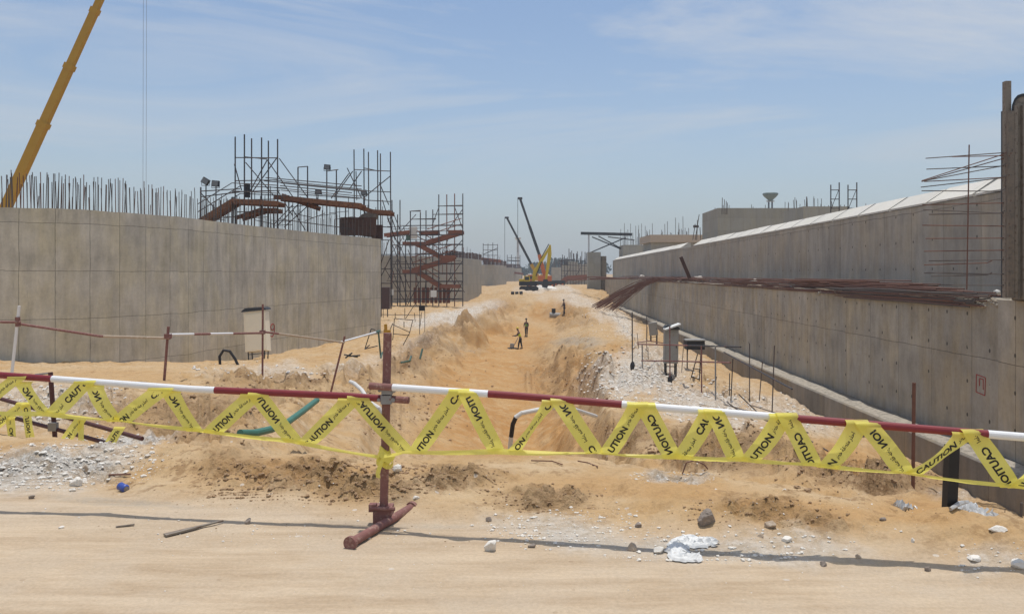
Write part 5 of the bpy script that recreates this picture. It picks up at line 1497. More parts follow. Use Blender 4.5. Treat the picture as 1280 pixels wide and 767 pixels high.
# -- things by the end of the curved wall
c = P(480.5, 388, 74)
t = thing('cabinet', P(480.5, 394, 74), 'dark brown cabinet on legs just right of the curved wall', 'cabinet')
MB().box(P(480.5, 372.5, 74), (1.0, .8, 2.0)).build('cabinet_body', M['brown_box'], t)
MB().box(P(480.5, 372.5, 74) + Vector((0, -.42, 0)), (.9, .03, 1.8)).build('door', M['brown_box'], t)
for s in (-1, 1): part_tube(t, 'leg', M['steel_dark'], P(480.5 + 4 * s, 386, 74), P(480.5 + 4 * s, 396, 74), .05, 6)
MB().box(P(490, 365, 74.2), (.30, .06, .55)).build('notice_board', M['white_board'], label='small white board beside the dark brown cabinet', cat='board')
t = thing('box_on_stand', G(527, 56), 'dark square box on a tall thin stand right of the curved wall', 'box')
MB().box(P(527.5, 385, 56), (.40, .30, .36)).build('box_body', M['black'], t)
for px in (524.5, 531): part_tube(t, 'leg', M['steel_dark'], P(px, 382, 56), Vector((P(px, 400, 56).x, 56, ground(P(px, 400, 56).x, 56))), .022, 6)
MB().beam(P(523.5, 380, 56), P(532, 380, 56), .05, .03).build('crossbar', M['steel_dark'], t)
FR = 'tube trestles by the end of the curved wall'
def frame(lines, Y, label, mat='steel_dark', r=.022, name='trestle', grp=FR):
    g = G(lines[0][0][0], Y)
    t = thing(name, g, label, 'trestle', grp)
    for (a, b) in lines:
        part_tube(t, 'bar', M[mat], P(a[0], a[1], Y), P(b[0], b[1], Y + .25), r, 6)
    return t
frame([((493, 398), (491, 424)), ((516, 400), (512, 416)), ((493, 398), (517, 400)), ((490, 405), (512, 415)), ((491, 417), (512, 419)), ((487, 413), (491, 404)), ((505, 402), (505, 409)), ((512, 416), (504, 431))], 44, 'crooked dark tube frame on the bank just right of the curved wall')
frame([((477, 393), (527, 394)), ((506, 385), (506, 398)), ((479, 385), (479, 397)), ((494, 391), (494, 398)), ((527, 390), (525, 408)), ((518, 391), (519, 402)), ((520, 378), (507, 398))], 54, 'long low dark tube frame behind the crooked one')
frame([((464, 411), (456, 436)), ((456, 436), (472, 432)), ((464, 411), (469, 412)), ((456, 436), (462, 431))], 34, 'blue grey folding leg frame leaning on the corner of the curved wall')
frame([((473, 414), (476, 447)), ((476, 447), (478, 440)), ((471, 414), (475, 413))], 30, 'green upright trestle leg at the corner of the curved wall', 'green_steel', .035)
frame([((430, 443), (447, 446)), ((440, 441), (432, 447)), ((436, 445), (450, 444))], 30, 'flat dark bars lying on the sand below the curved wall', 'steel_dark', .03)
frame([((501, 453), (512, 451)), ((512, 451), (514, 445)), ((525, 448), (528, 436))], 33, 'bent green pipe scraps half sunk in the trench bank', 'green_steel', .045)
yp = G(483, 36)
t = thing('marker_post', yp, 'short yellow marker behind the red barrier post', 'marker')
part_tube(t, 'stem', M['yellow'], yp + Vector((0, 0, -.05)), P(482, 405, 36), .07, 10)
MB().box(P(484, 416, 36), (.30, .2, .28)).build('foot', M['yellow'], t)
rj = P(676, 368, 100)

# -- green hose and white pipes coming out of the bank
pts = [P(300, 541, 9.2), P(318, 541, 9.5), P(340, 536, 10), P(360, 527, 10.6), P(378, 514, 11.4), P(396, 500, 12.4)]
MB().tube(pts, .045, 10).build('hose', M['green_hose'], label='green hose curving out of the sandy bank on the left', cat='hose')
pts = [P(438, 477, 8.6), P(443, 479, 8.4), P(452, 487, 8.2), P(458, 496, 8.0), P(463, 503, 7.9), P(474, 510, 7.8), P(480, 520, 7.8), P(480, 560, 7.9), P(480, 600, 8.2)]
MB().tube(pts, .021, 10).build('hose', M['white_hose'], label='white bent hose just behind the red barrier post', cat='hose')
pts = [P(637, 566, 8.4), P(639, 545, 8.3), P(641, 530, 8.25), P(645, 521, 8.2), P(652, 516, 8.2), P(672, 512, 8.3), P(690, 509, 8.5), P(720, 512, 9.2), P(745, 520, 10)]
k = len(pts); ha = MB().tube(pts, .024, 10, mfun=lambda i: 1 if i in (1, 2) else 0)
ha.build('hose', [M['white_hose'], M['black']], label='pale hose with a black elbow bent over the trench in the middle', cat='hose')

# -- right hand barrier, cabinets and rods on the footing side
RG2 = 'thin rails and posts beside the footing'
def gpost(px, top, Y, label, bot=None, mat='scaf', r=.022, clump=False):
    g = G(px, Y)
    t = thing('barrier_post', g, label, 'post', RG2)
    part_tube(t, 'pipe', M[mat], g + Vector((0, 0, -.06)), P(px - .3, top, Y), r, 8)
    if clump: MB().blob(g + Vector((0, 0, .12)), (.22, .2, .35), seed=3, sub=2, rough=.5).build('tie_wire', M['steel_dark'], t)
    return t
gpost(790.5, 390, 29, 'tall thin dark post at the left end of the footing rails', clump=True)
gpost(803, 430, 30, 'short grey post second from the left in the footing rails', mat='galv')
gpost(837.5, 408, 27.5, 'rusty post standing in front of the tall grey cabinet', mat='rusty_pipe', clump=True)
gpost(877, 432, 25, 'rusty post right of the tall grey cabinet', mat='rusty_pipe')
gpost(894.5, 432, 22.5, 'grey post at the right end of the footing rails', mat='galv')
rail_tube('barrier_rail', [P(797, 430, 29.5), P(840, 431, 27.5), P(926, 433.5, 23)], .024, [(.5, 'rusty_pipe'), (1, 'scaf')], 'upper thin rail across the tall grey cabinet', RG2)
rail_tube('barrier_rail', [P(802, 450.5, 29.5), P(840, 451, 27.5), P(913, 453, 23)], .024, [(1, 'rusty_pipe')], 'lower thin rail across the tall grey cabinet', RG2)
rail_tube('barrier_rail', [P(796, 428, 30), P(812, 426, 31), P(838, 430, 32)], .02, [(1, 'rusty_pipe')], 'short crooked rail left of the tall grey cabinet', RG2)
cabinet(839.5, 412, 454, 30.5, 17, 'tall grey cabinet on splayed legs beside the footing', 'grey_box', 470, .02)
tb = MB(); c = P(840, 408, 30.4)
tb.box(c, (.62, .5, .05), Matrix.Rotation(-.35, 3, 'Y')); tb.build('lit_top', M['white_board'], label='tilted top of the tall grey cabinet, sunlight put into its white colour', cat='lid')  # white colour stands for sun on the cabinet's tilted top
cabinet(817, 403, 419, 52, 10, 'smaller grey cabinet leaning behind the tall one near the footing', 'grey_box', 424, -.1, False)
gq = P(868, 436, 38); 
t = thing('generator', P(868, 441, 38), 'dark square generator behind the footing rails, sunlight on its top put in as a paler slab', 'generator')
MB().box(P(868, 430.5, 38), (.85, .6, .42)).build('casing', M['black'], t)
MB().box(P(868, 424.5, 38), (.95, .7, .05)).build('lid', M['grey_box'], t)  # paler slab stands for the sunlit top of the dark box
for s in (-1, 1): part_tube(t, 'leg', M['steel_dark'], P(868 + 9 * s, 434, 38), Vector((P(868 + 9 * s, 0, 38).x, 38, ground(P(868 + 9 * s, 0, 38).x, 38))), .03, 6)
frame([((872, 442), (864, 472)), ((876, 442), (874, 476)), ((864, 470), (874, 474)), ((866, 460), (876, 462)), ((868, 452), (876, 453))], 28, 'small dark step ladder near the footing rails', 'steel_dark', .018, 'step_ladder', 'step ladder')
for (pa, Y1, pb, Y2, lab) in ((905, 20, 1010, 15, 'long bare bar lying over the rubble by the footing'), (940, 21, 1000, 19, 'short bare bar lying on the rubble by the footing'), (955, 14, 1035, 12.6, 'dark bar half buried near the red part of the front rail')):
    a = G(pa, Y1, .12); b = G(pb, Y2, .10)
    MB().tube([a, a.lerp(b, .5) + Vector((0, 0, .05)), b], .014, 5).build('rebar', M['dark_rebar'], label=lab, cat='rebar')
for i in range(16):
    px = 795 + 170 * rng.rand(); Yr = np.interp(px, [795, 960], [48, 21]) * (.8 + .35 * rng.rand()); a = G(px, Yr, -.05)
    L_ = .7 + 1.2 * rng.rand(); ln = .15 if i % 3 else .9
    MB().tube([a, a + Vector(((rng.rand() - .5) * ln * 2, (rng.rand() - .5) * ln, L_ * (1 if ln < .5 else .45)))], .016, 6).build('rod', M['dark_rebar'] if i % 2 else M['scaf'], label='thin bare rod sticking up among the rubble beside the footing', cat='rod', group='rods in the rubble beside the footing')
for (pa, pb, py0, py1, Ya, Yb3, lab) in ((905, 990, 440, 486, 24, 17.5, 'long thin rail sloping down beside the footing, right of the footing rails'), (798, 770, 400, 388, 50, 90, 'far thin rail beside the footing running on to the fan of bars')):
    MB().tube([P(pa, py0, Ya), P(pb, py1, Yb3)], .02, 6).build('barrier_rail', M['scaf'], label=lab, cat='barrier rail', group=RG2)
g = G(1141, 12.4)
part = MB().tube([Vector((g.x, g.y, g.z - .1)), P(1142.5, 478, 12.4)], .028, 8).build('steel_rod', M['rust_rebar'], label='tall thin rusty rod standing behind the front rail on the right', cat='rod')
for px, tp in ((1196, 548), (1222, 560)): pass

# ------------------------------------------------------------------ front barrier
Yp = 5.62
def railY(px):   # depth of the front rail
    return np.interp(px, [-200, 0, 478, 1280, 1500], [6.15, 6.0, 5.6, 4.75, 4.5])
fp = thing('barrier_post', (P(480, 655, Yp).x, Yp, 0), 'rusty red post on a cross pipe foot at the centre of the front barrier', 'post')
a = P(479.5, 664, Yp); a.z = .03; b = P(484.5, 416, Yp)
MB().tube([a, a.lerp(b, .35), a.lerp(b, .7), b], .0295, 16, mfun=None).build('pipe', M['rusty_pipe'], fp)
fa, fb = P(438, 686, 5.10), P(515, 636, 5.88)
fa.z = .034; fb.z = .036
bt_ = MB().tube([fa, fb], .030, 18).build('foot_pipe', M['rusty_pipe'], fp)
fd = (fb - fa).normalized()
MB().tube([fa - fd * .012, fa + fd * .015], .045, 18).build('flange', M['rusty_pipe'], fp)
MB().tube([fb - fd * .02, fb + fd * .012], .043, 18).build('flange', M['rusty_pipe'], fp)
for (pxx, pyy, dy) in ((484, 487, -.035), (483, 499, -.035)):
    c = P(pxx, pyy, Yp + dy)
    cp = MB(); cp.box(c, (.075, .045, .06)); cp.tube([c + Vector((-.05, -.03, 0)), c + Vector((-.05, .06, 0))], .012, 8); cp.tube([c + Vector((.05, -.035, 0)), c + Vector((.05, .06, 0))], .016, 8)
    cp.build('coupler', M['galv'], fp)
c = Vector((P(479.5, 0, Yp).x, Yp, .07))
cp = MB(); cp.box(c, (.13, .12, .11)); cp.tube([c + Vector((-.09, -.06, .05)), c + Vector((.09, -.07, .05))], .014, 8); cp.box(c + Vector((-.07, -.03, .05)), (.05, .06, .05))
cp.build('coupler', M['rusty_pipe'], fp)

def pr(px, py, dy=0.0):
    return P(px, py, float(railY(px)) + dy)
RGF = 'front barrier rails'
rail_tube('barrier_rail', [pr(-120, 461, .0), pr(0, 468.5, .0), pr(240, 486, .0), pr(430, 494.5), pr(511, 500, .0)], .0245, [(.195, 'red_paint'), (.31, 'red_paint'), (.635, 'white_paint'), (.955, 'red_paint'), (1, 'rusty_pipe')], 'left front rail, mostly red with one long white band', RGF)
# the right rail, bands by photo column
pts = [pr(462, 482, -.075)] + [pr(px, np.interp(px, [462, 640, 960, 1280, 1400], [482, 494, 520, 546, 556]), -.075) for px in (490, 640, 800, 960, 1120, 1280, 1420)]
tot = sum((pts[i + 1] - pts[i]).length for i in range(len(pts) - 1))
def fr_at(px):
    d = 0
    for i in range(len(pts) - 1):
        a_, b_ = CX + pts[i].x / pts[i].y * F, CX + pts[i + 1].x / pts[i + 1].y * F
        L_ = (pts[i + 1] - pts[i]).length
        if px <= b_: return (d + L_ * (px - a_) / (b_ - a_)) / tot
        d += L_
    return 1.0
rail_tube('barrier_rail', pts, .0245, [(fr_at(491), 'rusty_pipe'), (fr_at(611), 'white_paint'), (fr_at(778), 'red_paint'), (fr_at(976), 'white_paint'), (fr_at(1236), 'red_paint'), (1, 'white_paint')], 'right front rail, white and dark red in turn', RGF)

# -- warning tape
def text_mesh(txt, size, bold):
    cu = bpy.data.curves.new('txt', 'FONT'); cu.body = txt; cu.size = size; cu.offset = bold; cu.resolution_u = 3
    o = bpy.data.objects.new('txt', cu); COL.objects.link(o)
    dg = bpy.context.evaluated_depsgraph_get()
    me = bpy.data.meshes.new_from_object(o.evaluated_get(dg))
    v = np.array([tuple(p.co) for p in me.vertices]); f = [tuple(p.vertices) for p in me.polygons]
    bpy.data.objects.remove(o); bpy.data.meshes.remove(me)
    return v, f
CA_V, CA_F = text_mesh('CAUTION', 1.0, .036)
AR = '\uFEA7\uFEC4\uFEAE \uFEE3\uFEE8\uFEC4\uFED8\uFE94 \uFE8D\uFEA3\uFEAC\uFEAD'
words_ = AR.split(' ')
AR_TXT = words_[0][::-1] + ' ' + words_[1][::-1] + ' ' + words_[2][::-1]
AR_V, AR_F = text_mesh(AR_TXT, 1.0, .022)
print('text', len(CA_V), len(AR_V), CA_V[:, 0].max(), AR_V[:, 0].max())
CYC, LEN_C, LEN_A = .53, .285, .19
def norm(v, length, height):
    q = v.copy()
    q[:, 0] = (q[:, 0] - q[:, 0].min()) / (q[:, 0].max() - q[:, 0].min()) * length
    mn, mxx = q[:, 1].min(), q[:, 1].max()
    q[:, 1] = ((q[:, 1] - mn) / (mxx - mn) - .5) * height
    return q
CA_N = norm(CA_V, LEN_C, .046); AR_N = norm(AR_V, LEN_A, .036)
LET = LEN_C / 7
STRIPS = []
def strip(bot, top, w_, idx, start, up=True, narrow=1.0, dyb=0.0, dyt=-.034, rl=None, seed=0, lip=6):
    """tape from a bottom pixel to a top pixel. `idx`: letter of CAUTION that stands at fraction `start` of the way in reading direction"""
    strip_mb = MB(); inks = []; STRIPS.append((strip_mb, inks))
    rg = np.random.RandomState(seed + 100)
    off = -.075 if (top[0] > 505) else 0.0
    Yt = float(railY(top[0])) + off; Yb_ = float(railY(bot[0])) + off
    B = P(bot[0], bot[1] + 4, Yb_ + dyb); T = P(top[0], top[1], Yt + dyt)
    A0, A1 = (B, T) if up else (T, B)           # reading direction
    d = (A1 - A0); ln = d.length; d.normalize()
    nrm = Vector((0, -1, 0)) - d * Vector((0, -1, 0)).dot(d); nrm.normalize()
    side = nrm.cross(d).normalized()             # left of the reading direction, seen from the road
    kk = -side.z / d.z if abs(d.z) > .05 else 0.0
    kk += (.07 if off else .06) * (1 / max(.2, abs(d.z))) * (1 if up else -1) * 0
    tw = (rg.rand() - .5) * .5; bow = .006 + .03 * rg.rand(); ph = rg.rand() * 6
    def at(s, v):
        """s metres along, v metres across"""
        f = s / ln
        ww = (1 - (1 - narrow) * math.sin(math.pi * min(1, max(0, f))))
        if not up: fb_ = f
        else: fb_ = 1 - f
        pinch = 1 - .12 * max(0, (fb_ - .82) / .18)
        curl = math.sin(math.pi * f)
        a = tw * curl
        vs_ = v * ww * pinch
        q = A0 + d * (s + kk * vs_) + side * (vs_ * math.cos(a)) + nrm * (v * math.sin(a) + bow * curl + .005 * math.sin(ph + s * 13 + v * 20) + .0015 * math.sin(ph * 2 + s * 41 - v * 55))
        return q
    n = 30; k = 6; o = len(strip_mb.v)
    for i in range(n + 1):
        for j in range(k + 1): strip_mb.v.append(at(ln * i / n, (j / k - .5) * w_))
    for i in range(n):
        for j in range(k):
            a_ = o + i * (k + 1) + j; strip_mb.face((a_, a_ + 1, a_ + k + 2, a_ + k + 1))
    # turn over the pipe at the top
    ends = [at(ln if up else 0, (j / k - .5) * w_) for j in range(k + 1)]
    cz = Yt + (0 if off == 0 else 0)
    rows = [ends]
    for (dz, dy) in ((.010, .0), (.021, .010), (.0275, .030), (.022, .052)):
        rows.append([Vector((p.x + (d.x if up else -d.x) * .25 * dz / .06 * .06, p.y + dy, p.z + dz)) for p in ends])
    o = len(strip_mb.v)
    for r_ in rows: strip_mb.v += r_
    for i in range(len(rows) - 1):
        for j in range(k):
            a_ = o + i * (k + 1) + j; strip_mb.face((a_, a_ + 1, a_ + k + 2, a_ + k + 1))
    # print
    if idx is None: return
    c0 = start * ln - idx * LET
    flip = 1 if up else -1
    for cyc in (-1, 0, 1):
        for (v, f, off_) in ((CA_N, CA_F, 0.0), (AR_N, AR_F, LEN_C + .016)):
            ink_mb = MB(); m0 = 0; s0 = c0 + cyc * CYC + off_
            if s0 > ln or s0 + .3 < 0: continue
            keep = [q for q in f if all(.004 < v[i, 0] + s0 - kk * flip * v[i, 1] < ln - .004 for i in q)]
            if not keep: continue
            used = sorted(set(i for q in keep for i in q)); mp_ = {u: m0 + i for i, u in enumerate(used)}
            for u in used:
                s = v[u, 0] + s0
                p = at(s - kk * (flip * v[u, 1] - .003), flip * v[u, 1] - .003)
                ink_mb.v.append(p + nrm * .0022)
            for q in keep: ink_mb.face([mp_[i] for i in q])
            inks.append(ink_mb)
W_ = .116
def put_strips(t, nm):
    for a, b in STRIPS:
        o = a.build(nm, M['tape'], t, smooth=True)
        for k_ in b: k_.build('lettering', M['ink'], o)
def run(label, strips, line, name='caution_tape', extra=None):
    STRIPS.clear()
    for i, s in enumerate(strips):
        strip(*s[:5], up=s[5], narrow=s[6] if len(s) > 6 else 1.0, seed=i * 7 + int(s[0][0]))
    c = pr(line[len(line) // 2][0], line[len(line) // 2][1])
    t = thing(name, (c.x, c.y, c.z - .05), label, 'warning tape')
    put_strips(t, 'zigzag_band')
    # twisted lower run
    lb = MB(); pp = []
    for i in range(len(line) - 1):
        for k in range(10):
            f = k / 10; pp.append((line[i][0] * (1 - f) + line[i + 1][0] * f, line[i][1] * (1 - f) + line[i + 1][1] * f + 1.2 * math.sin(math.pi * f)))
    pp.append(line[-1])
    rg = np.random.RandomState(len(line)); off = -.075 if line[0][0] > 470 else 0
    o = len(lb.v); n = len(pp)
    for i, (a_, b_) in enumerate(pp):
        q = pr(a_, b_, off - .02)
        th = 1.1 * math.sin(i * .23 + 1) + .8 * math.sin(i * .071) + .5 * rg.rand()
        hw = .008 + .010 * abs(math.sin(i * .13 + 2))
        for s in (-1, -.33, .33, 1):
            lb.v.append(q + Vector((0, math.sin(th) * s * hw + .004 * abs(s), math.cos(th * .6) * s * hw)))
    for i in range(n - 1):
        for j in range(3):
            a_ = o + i * 4 + j; lb.face((a_, a_ + 1, a_ + 5, a_ + 4))
    lb.build('twisted_band', M['tape'], t, smooth=True)
    return t
tl = run('left yellow caution tape laced in zigzags from the front rail down to a twisted strip',
    [((-42, 520), (20, 473), W_ * .8, 2, .3, True), ((57, 513), (30, 482), W_ * .8, 5, .1, False, .8), ((66, 515), (105, 479), W_, 0, .45, True), ((144, 523), (119, 486), W_, 5, .02, False),
     ((150, 523), (200, 488), W_, 5, .04, True), ((244, 535), (214, 493), W_, 5, .04, False), ((266, 536), (314, 496), W_, 2, .05, True), ((368, 548), (323, 495), W_, 2, .06, False),
     ((384, 550), (436, 502), W_, 1, .05, True), ((508, 562), (448, 499), W_, 2, .14, False)],
    [(-120, 508), (-40, 514), (57, 517), (145, 525), (245, 537), (365, 551), (474, 571)])
tr_ = run('right yellow caution tape laced in zigzags from the front rail down to a twisted strip',
    [((521, 561), (573, 491), W_, 3, .05, True), ((621, 560), (585, 493), W_, 3, .04, False), ((642, 560), (687, 504), W_ * .75, 5, .10, True, .6), ((744, 562), (702, 503), W_, 5, .02, False),
     ((760, 563), (797, 508), W_, 2, .04, True), ((841, 568), (807, 509), W_, 0, .14, False), ((852, 568), (886, 517), W_, 0, .58, True), ((920, 569), (894, 517), W_, 5, .02, False),
     ((937, 571), (976, 523), W_, 2, .05, True), ((1016, 578), (985, 522), W_, 0, .30, False), ((1033, 580), (1072, 531), W_, 0, .97, True), ((1130, 586), (1086, 533), W_, 4, .06, False),
     ((1141, 588), (1206, 545), W_ * .8, 0, .06, True, .55), ((1263, 605), (1219, 543), W_, 0, .24, False), ((1272, 606), (1316, 552), W_, 2, .1, True)],
    [(480, 569), (505, 565), (620, 564), (745, 566), (845, 571), (930, 574), (1015, 580), (1130, 591), (1262, 607), (1400, 622)])
# knot of tape round the centre post
mb = MB(); c = P(481, 571, Yp); rg = np.random.RandomState(2)
for i in range(6):
    r_ = .034 + .004 * i; zc = c.z + .05 - .018 * i; ph = i * 1.1
    ring = [Vector((c.x + r_ * math.cos(ph + a) * 1.1, c.y + r_ * math.sin(ph + a), zc + .02 * math.sin(a * 2 + i))) for a in np.linspace(0, 6.28, 15)]
    o = len(mb.v)
    for p in ring: mb.v += [p + Vector((0, 0, .016)), p - Vector((0, 0, .016))]
    for k in range(14): mb.face((o + 2 * k, o + 2 * k + 1, o + 2 * k + 3, o + 2 * k + 2))
def ribbon(mb, pts, w_, ax):
    o = len(mb.v); ax = Vector(ax)
    for i, p in enumerate(pts):
        a2 = ax + Vector((0, .4 * math.sin(i * 1.3), .2 * math.cos(i)))
        mb.v += [Vector(p) - a2 * w_ / 2, Vector(p) + a2 * w_ / 2]
    for i in range(len(pts) - 1): mb.face((o + 2 * i, o + 2 * i + 1, o + 2 * i + 3, o + 2 * i + 2))
ribbon(mb, [P(480, 571, 5.54), P(477, 577, 5.52), P(474, 585, 5.52), P(472, 592, 5.53), P(473, 597, 5.54)], .03, (1, 0, 0))
ribbon(mb, [P(474, 562, 5.54), P(480, 570, 5.53), P(488, 575, 5.54), P(494, 570, 5.55)], .05, (.3, 0, 1))
mb.build('tape_knot', M['tape'], label='bunched knot of yellow tape tied round the centre post', cat='warning tape')

# -- lower barrier lying off to the left with its own tape
LB = 'pipes of the low barrier down on the left'
def lpipe(a, b, Ya, Yb2, label, mat='rusty_pipe'):
    return rail_tube('barrier_rail', [P(*a, Ya), P(*b, Yb2)], .0245, [(1, mat)], label, LB)
M['maroon'] = simple('dull maroon pipe', (.085, .028, .026), .6, 0, .3, 9, (.13, .08, .06), .38)
lpipe((-60, 481), (178, 548), 10.6, 9.0, 'upper maroon pipe of the low barrier on the left', 'maroon')
lpipe((-60, 501), (140, 555), 10.6, 9.2, 'middle maroon pipe of the low barrier on the left', 'maroon')
lpipe((-60, 548), (33, 569), 9.0, 8.4, 'lowest maroon pipe, cut short at the white rubble on the left', 'maroon')
lpipe((-60, 566), (12, 574), 8.9, 8.5, 'stub of dark pipe at the far left under the lowest maroon pipe', 'maroon')
t, a, b = post(69.5, 552, 63, 465, 9.7, 'maroon', 'dark maroon post of the low barrier on the left, with a bent tip', .028, 'low barrier post')
part_tube(t, 'bent_tip', M['galv'], P(63, 466, 9.7), P(44, 468, 9.9), .012, 6)
MB().box(P(66.5, 533, 9.62), (.10, .06, .10)).build('coupler', M['galv'], t)
STRIPS.clear()
_r0 = railY
railY = lambda px: np.interp(px, [-100, 0, 200], [9.3, 9.1, 8.7])
for (bo, to, w_, ix, st, up_) in (((20, 570), (13, 524), .10, 0, .2, False), ((41, 558), (32, 507), .10, 2, .2, False), ((-20, 540), (28, 506), .10, 2, .3, True), ((78, 553), (100, 525), .12, 3, .1, True), ((102, 552), (101, 525), .07, None, 0, False), ((136, 556), (148, 537), .11, 0, .2, True)):
    strip(bo, to, w_, ix, st, up=up_, seed=int(bo[0]) + 40)
railY = _r0
t = thing('caution_tape', P(60, 560, 9.2), 'short yellow tape strips hanging in vees from the low barrier on the left', 'warning tape')
put_strips(t, 'hanging_band')

# -- black post behind the right end of the rail
g = G(1186, 5.3); b = P(1190, 556, 5.3)
t = thing('square_post', g, 'short thick black post standing in the sand under the right rail', 'post')
MB().beam(g + Vector((0, 0, -.1)), b, .068, .068).build('timber', M['black_timber'], t)
# torn plastic at its foot
def scrap(name, centre, size, seed, mat, label, cat, folds=5):
    rg = np.random.RandomState(seed); mb = MB(); n = 12
    c = Vector(centre)
    for i in range(n + 1):
        for j in range(n + 1):
            u, v = i / n - .5, j / n - .5
            x, y = u * size[0], v * size[1]
            edge = 1 - .25 * vnoise(np.array([i * .9]), np.array([j * .9 + 40]), seed)[0]
            z = size[2] * (fbm(np.array([u * folds + 3]), np.array([v * folds + seed]), seed, 3)[0])
            mb.v.append(c + Vector((x * edge, y * edge, z)))
    for i in range(n):
        for j in range(n):
            if (i in (0, n - 1) or j in (0, n - 1)) and rg.rand() < .35: continue
            a_ = len(mb.v) - (n + 1) ** 2 + i * (n + 1) + j; mb.face((a_, a_ + 1, a_ + n + 2, a_ + n + 1))
    return mb.build(name, M[mat], label=label, cat=cat)
g = G(1214, 5.35, .0); scrap('plastic_sheet', (g.x, g.y, g.z - .02), (.20, .34, .13), 3, 'film', 'torn grey plastic film caught right of the black post', 'plastic', 6)
MB().tube([G(1188, 5.2, .02), G(1200, 5.26, .04), G(1210, 5.32, .09)], [.012, .016, .01], 6).build('plastic_strip', M['film'], label='twisted pale plastic strip at the foot of the black post', cat='plastic')
g = G(1130, 5.9, .02); scrap('plastic_sheet', (g.x, g.y, g.z), (.12, .2, .14), 5, 'film', 'small plastic scrap in the dip left of the black post', 'plastic', 6)
for px, py in ((1256, 640), (1276, 645)):
    q = Gpy(px, py, 4); MB().tube([q + Vector((0, 0, -.03)), q + Vector((.005, 0, .085))], .008, 6).build('rebar', M['dark_rebar'], label='short black bar stub poking out of the sand at the right edge', cat='rebar', group='bar stubs at the right edge')
# wires in the sand
for pts, lab in (([(664, 577), (690, 578), (703, 583)], 'thin rusty wire lying on the trench lip at the centre'), ([(722, 576), (735, 580), (747, 586)], 'second thin rusty wire on the trench lip, right of the first'), ([(853, 592), (858, 578), (868, 575), (880, 580), (885, 586)], 'hooped rusty wire standing from the sand under the right tape')):
    v = []
    Y0 = None
    for i, (px, py) in enumerate(pts):
        q = Gpy(px, max(py, 578) if len(pts) < 4 else 592, 5)
        Y0 = Y0 or q.y
        v.append(P(px, py, Y0 - .02) if len(pts) > 4 else q + Vector((0, 0, .015)))
    MB().tube(v, .006, 5).build('wire', M['rust_rebar'], label=lab, cat='wire')

# -- stones and litter on the verge
STONES = [(887, 651, 33, 22, 'stone_grey', 'largest stone, a grey brown rock lying right of centre on the verge', 'rock'), (612, 683, 23, 17, 'stone_white', 'smooth white stone on the road edge right of the post foot', 'stone'),
          (791, 683, 19, 14, 'stone_tan', 'tan stone left of the crumpled white sack', 'stone'), (967, 656, 20, 15, 'stone_tan', 'rounded tan stone right of the big grey rock', 'stone'), (984, 676, 18, 9, 'stone_white', 'flat white stone below the rounded tan one', 'stone'),
          (1031, 705, 12, 8, 'stone_grey', 'small dark stone on the wheel track at the right', 'stone'), (1161, 712, 11, 8, 'stone_grey', 'grey stone right along the wheel track', 'stone'), (1220, 700, 20, 9, 'stone_white', 'long pale stone near the right edge of the road', 'stone'),
          (1252, 667, 24, 7, 'stone_white', 'flat pale stone on the sand near the right edge', 'stone'), (91, 603, 18, 11, 'stone_white', 'white stone on the rubble left of the blue tin', 'stone'), (104, 587, 12, 9, 'stone_tan', 'tan stone above the white stone in the left rubble', 'stone'),
          (799, 657, 14, 7, 'stone_grey', 'flat dark stone half way between post and big rock', 'stone'), (611, 650, 9, 7, 'stone_grey', 'small grey stone above the smooth white stone', 'stone'), (497, 586, 15, 11, 'stone_white', 'white lump beside the tape knot at the post', 'stone'),
          (519, 623, 11, 6, 'stone_white', 'flat white stone right of the post', 'stone'), (824, 690, 20, 9, 'stone_white', 'pale broken stone between the tan stone and the sack', 'stone'), (665, 683, 12, 6, 'stone_grey', 'grey chip lying by the wheel track at the centre', 'stone'),
          (952, 672, 10, 5, 'stone_tan', 'small tan chip left of the flat white stone', 'stone'), (1105, 651, 10, 5, 'stone_grey', 'dark flat chip on the smooth sand at the right', 'stone'), (1142, 676, 8, 7, 'stone_white', 'small upright white chip on the sand at the right', 'stone'),
          (1276, 706, 20, 14, 'stone_white', 'pale stone cut off by the right edge', 'stone'), (75, 660, 8, 4, 'stone_white', 'small white chip alone on the road at the left', 'stone'), (309, 651, 9, 9, 'stone_grey', 'grey chip on the wheel track left of the post', 'stone'),
          (1074, 697, 11, 8, 'stone_tan', 'small tan stone between the two grey ones at the right', 'stone'), (38, 622, 9, 6, 'stone_grey', 'dark chip below the rubble at the far left', 'stone')]
for i, (px, py, wp, hp, mt, lab, cat) in enumerate(STONES):
    q = Gpy(px, py + hp * .45, 3); s = q.y / F
    MB().blob(q + Vector((0, wp * s * .35, hp * s * .30)), (wp * s * .95, wp * s * .75, hp * s * 1.25), seed=i + 50, sub=3 if wp > 15 else 2, rough=.10 if i == 1 else .22).build('rock' if cat == 'rock' else 'stone', M[mt], label=lab, cat=cat, smooth=False)
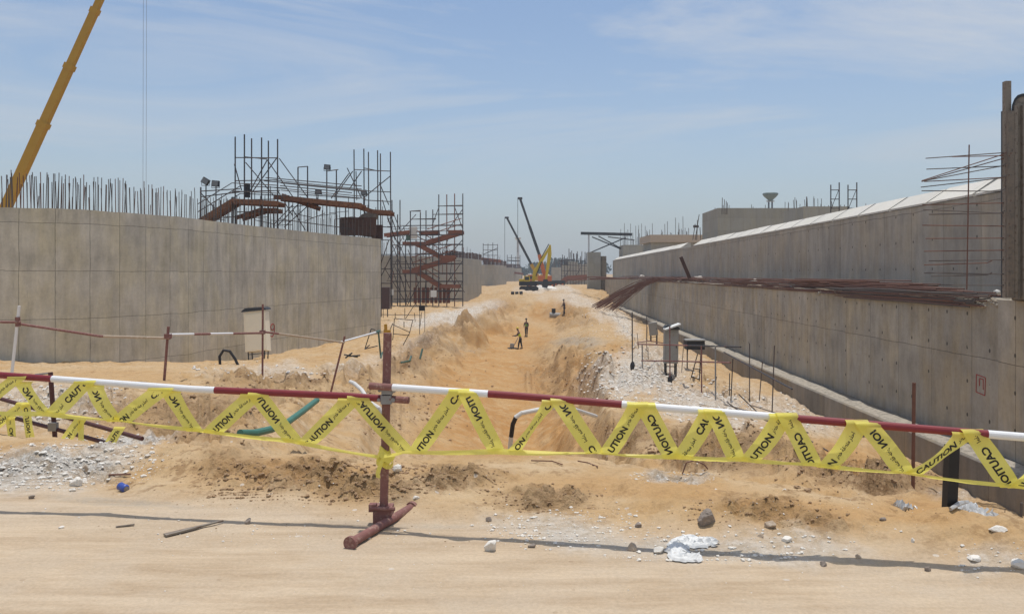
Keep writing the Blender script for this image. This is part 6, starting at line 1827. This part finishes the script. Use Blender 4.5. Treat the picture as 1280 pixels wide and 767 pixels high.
# crumpled sack: a bent fold of cloth
q = Gpy(860, 705, 3); Y0 = q.y
sk = MB()
path = [P(896, 682, Y0 + .42), P(880, 684, Y0 + .40), P(866, 684, Y0 + .36), P(852, 682, Y0 + .30), P(846, 690, Y0 + .18), P(850, 699, Y0 + .08), P(862, 703, Y0 + .02), P(874, 704, Y0 - .01)]
path = [Gpy(a, b, 3, dz=.018) for a, b in ((897, 683), (884, 680), (872, 681), (860, 679), (849, 682), (846, 689), (850, 697), (860, 701), (874, 701))]
cm = catmull([(p.x, p.y, p.z) for p in path], 7)
m_ = 13; k_ = len(cm)
for i in range(k_):
    tg = cm[min(i + 1, k_ - 1)] - cm[max(i - 1, 0)]; tg = Vector(tg).normalized(); sd = Vector((-tg.y, tg.x, 0)).normalized()
    f = i / (k_ - 1); wd = .62 * (.05 + .075 * math.sin(math.pi * f) ** .6 + .04 * f) * (.8 + .5 * vnoise(np.array([i * .6]), np.array([2.0]), 4)[0])
    for j in range(m_):
        v = j / (m_ - 1) - .5
        e = 1 - (2 * abs(v)) ** 3
        hgt = .008 + e * (.014 + .032 * ridged(np.array([i * .28 + v * 1.5]), np.array([v * 4.5 + i * .08]), 12, 3)[0])
        p = Vector(cm[i]) + sd * (v * wd * 1.5) + tg * (.03 * (vnoise(np.array([i * .5]), np.array([j * .8]), 6)[0] - .5))
        sk.v.append(Vector((p.x, p.y, ground(p.x, p.y) + hgt)))
for i in range(k_ - 1):
    for j in range(m_ - 1):
        a_ = i * m_ + j; sk.face((a_, a_ + 1, a_ + m_ + 1, a_ + m_))
sk.build('white_sack', M['bag'], label='crumpled white sack curled like a hook on the road edge', cat='sack', smooth=False)
# blue tin
q = Gpy(150, 616, 4); ax = Vector((.8, -.55, -.1)).normalized(); c = q + Vector((0, .05, .03))
t = thing('drink_can', q, 'crushed blue tin lying at the tip of the white rubble on the left', 'can')
MB().tube([c - ax * .045, c - ax * .038, c, c + ax * .035, c + ax * .05], [.026, .034, .030, .034, .027], 14).build('can_body', M['blue'], t, smooth=True)
MB().tube([c + ax * .0505, c + ax * .052], .022, 12).build('can_end', M['galv'], t)
# sticks
a = Gpy(206, 671, 3); b = Gpy(279, 655, 3)
MB().beam(a + Vector((0, 0, .012)), b + Vector((0, 0, .02)), .05, .012, 0, .012, .01).build('wood_splinter', M['wood'], label='long pale splinter of wood lying on the road at the left', cat='stick')
a = Gpy(145, 659, 3); b = Gpy(168, 657, 3)
MB().beam(a + Vector((0, 0, .006)), b + Vector((0, 0, .01)), .014, .008).build('wood_splinter', M['wood'], label='short thin stick left of the long splinter', cat='stick')
a = Gpy(136, 597, 5); b = Gpy(163, 596, 5)
MB().tube([a + Vector((0, 0, .01)), b + Vector((0, 0, .02))], .008, 6).build('stick', M['rust_rebar'], label='thin dark stick lying on the sand above the blue tin', cat='stick')

# ------------------------------------------------------------------ air
def haze(density):
    m = bpy.data.materials.new('haze'); m.use_nodes = True; t = m.node_tree
    t.nodes.remove(t.nodes['Principled BSDF'])
    v = t.nodes.new('ShaderNodeVolumePrincipled')
    v.inputs['Color'].default_value = (.80, .86, .93, 1)
    v.inputs['Density'].default_value = density
    t.links.new(v.outputs[0], t.nodes['Material Output'].inputs['Volume'])
    mb = MB(); mb.box((0, 330, 16), (1500, 800, 50))
    o = mb.build('haze', m, kind='stuff', label='thin dusty haze over the site', cat='haze')
haze(.0006)
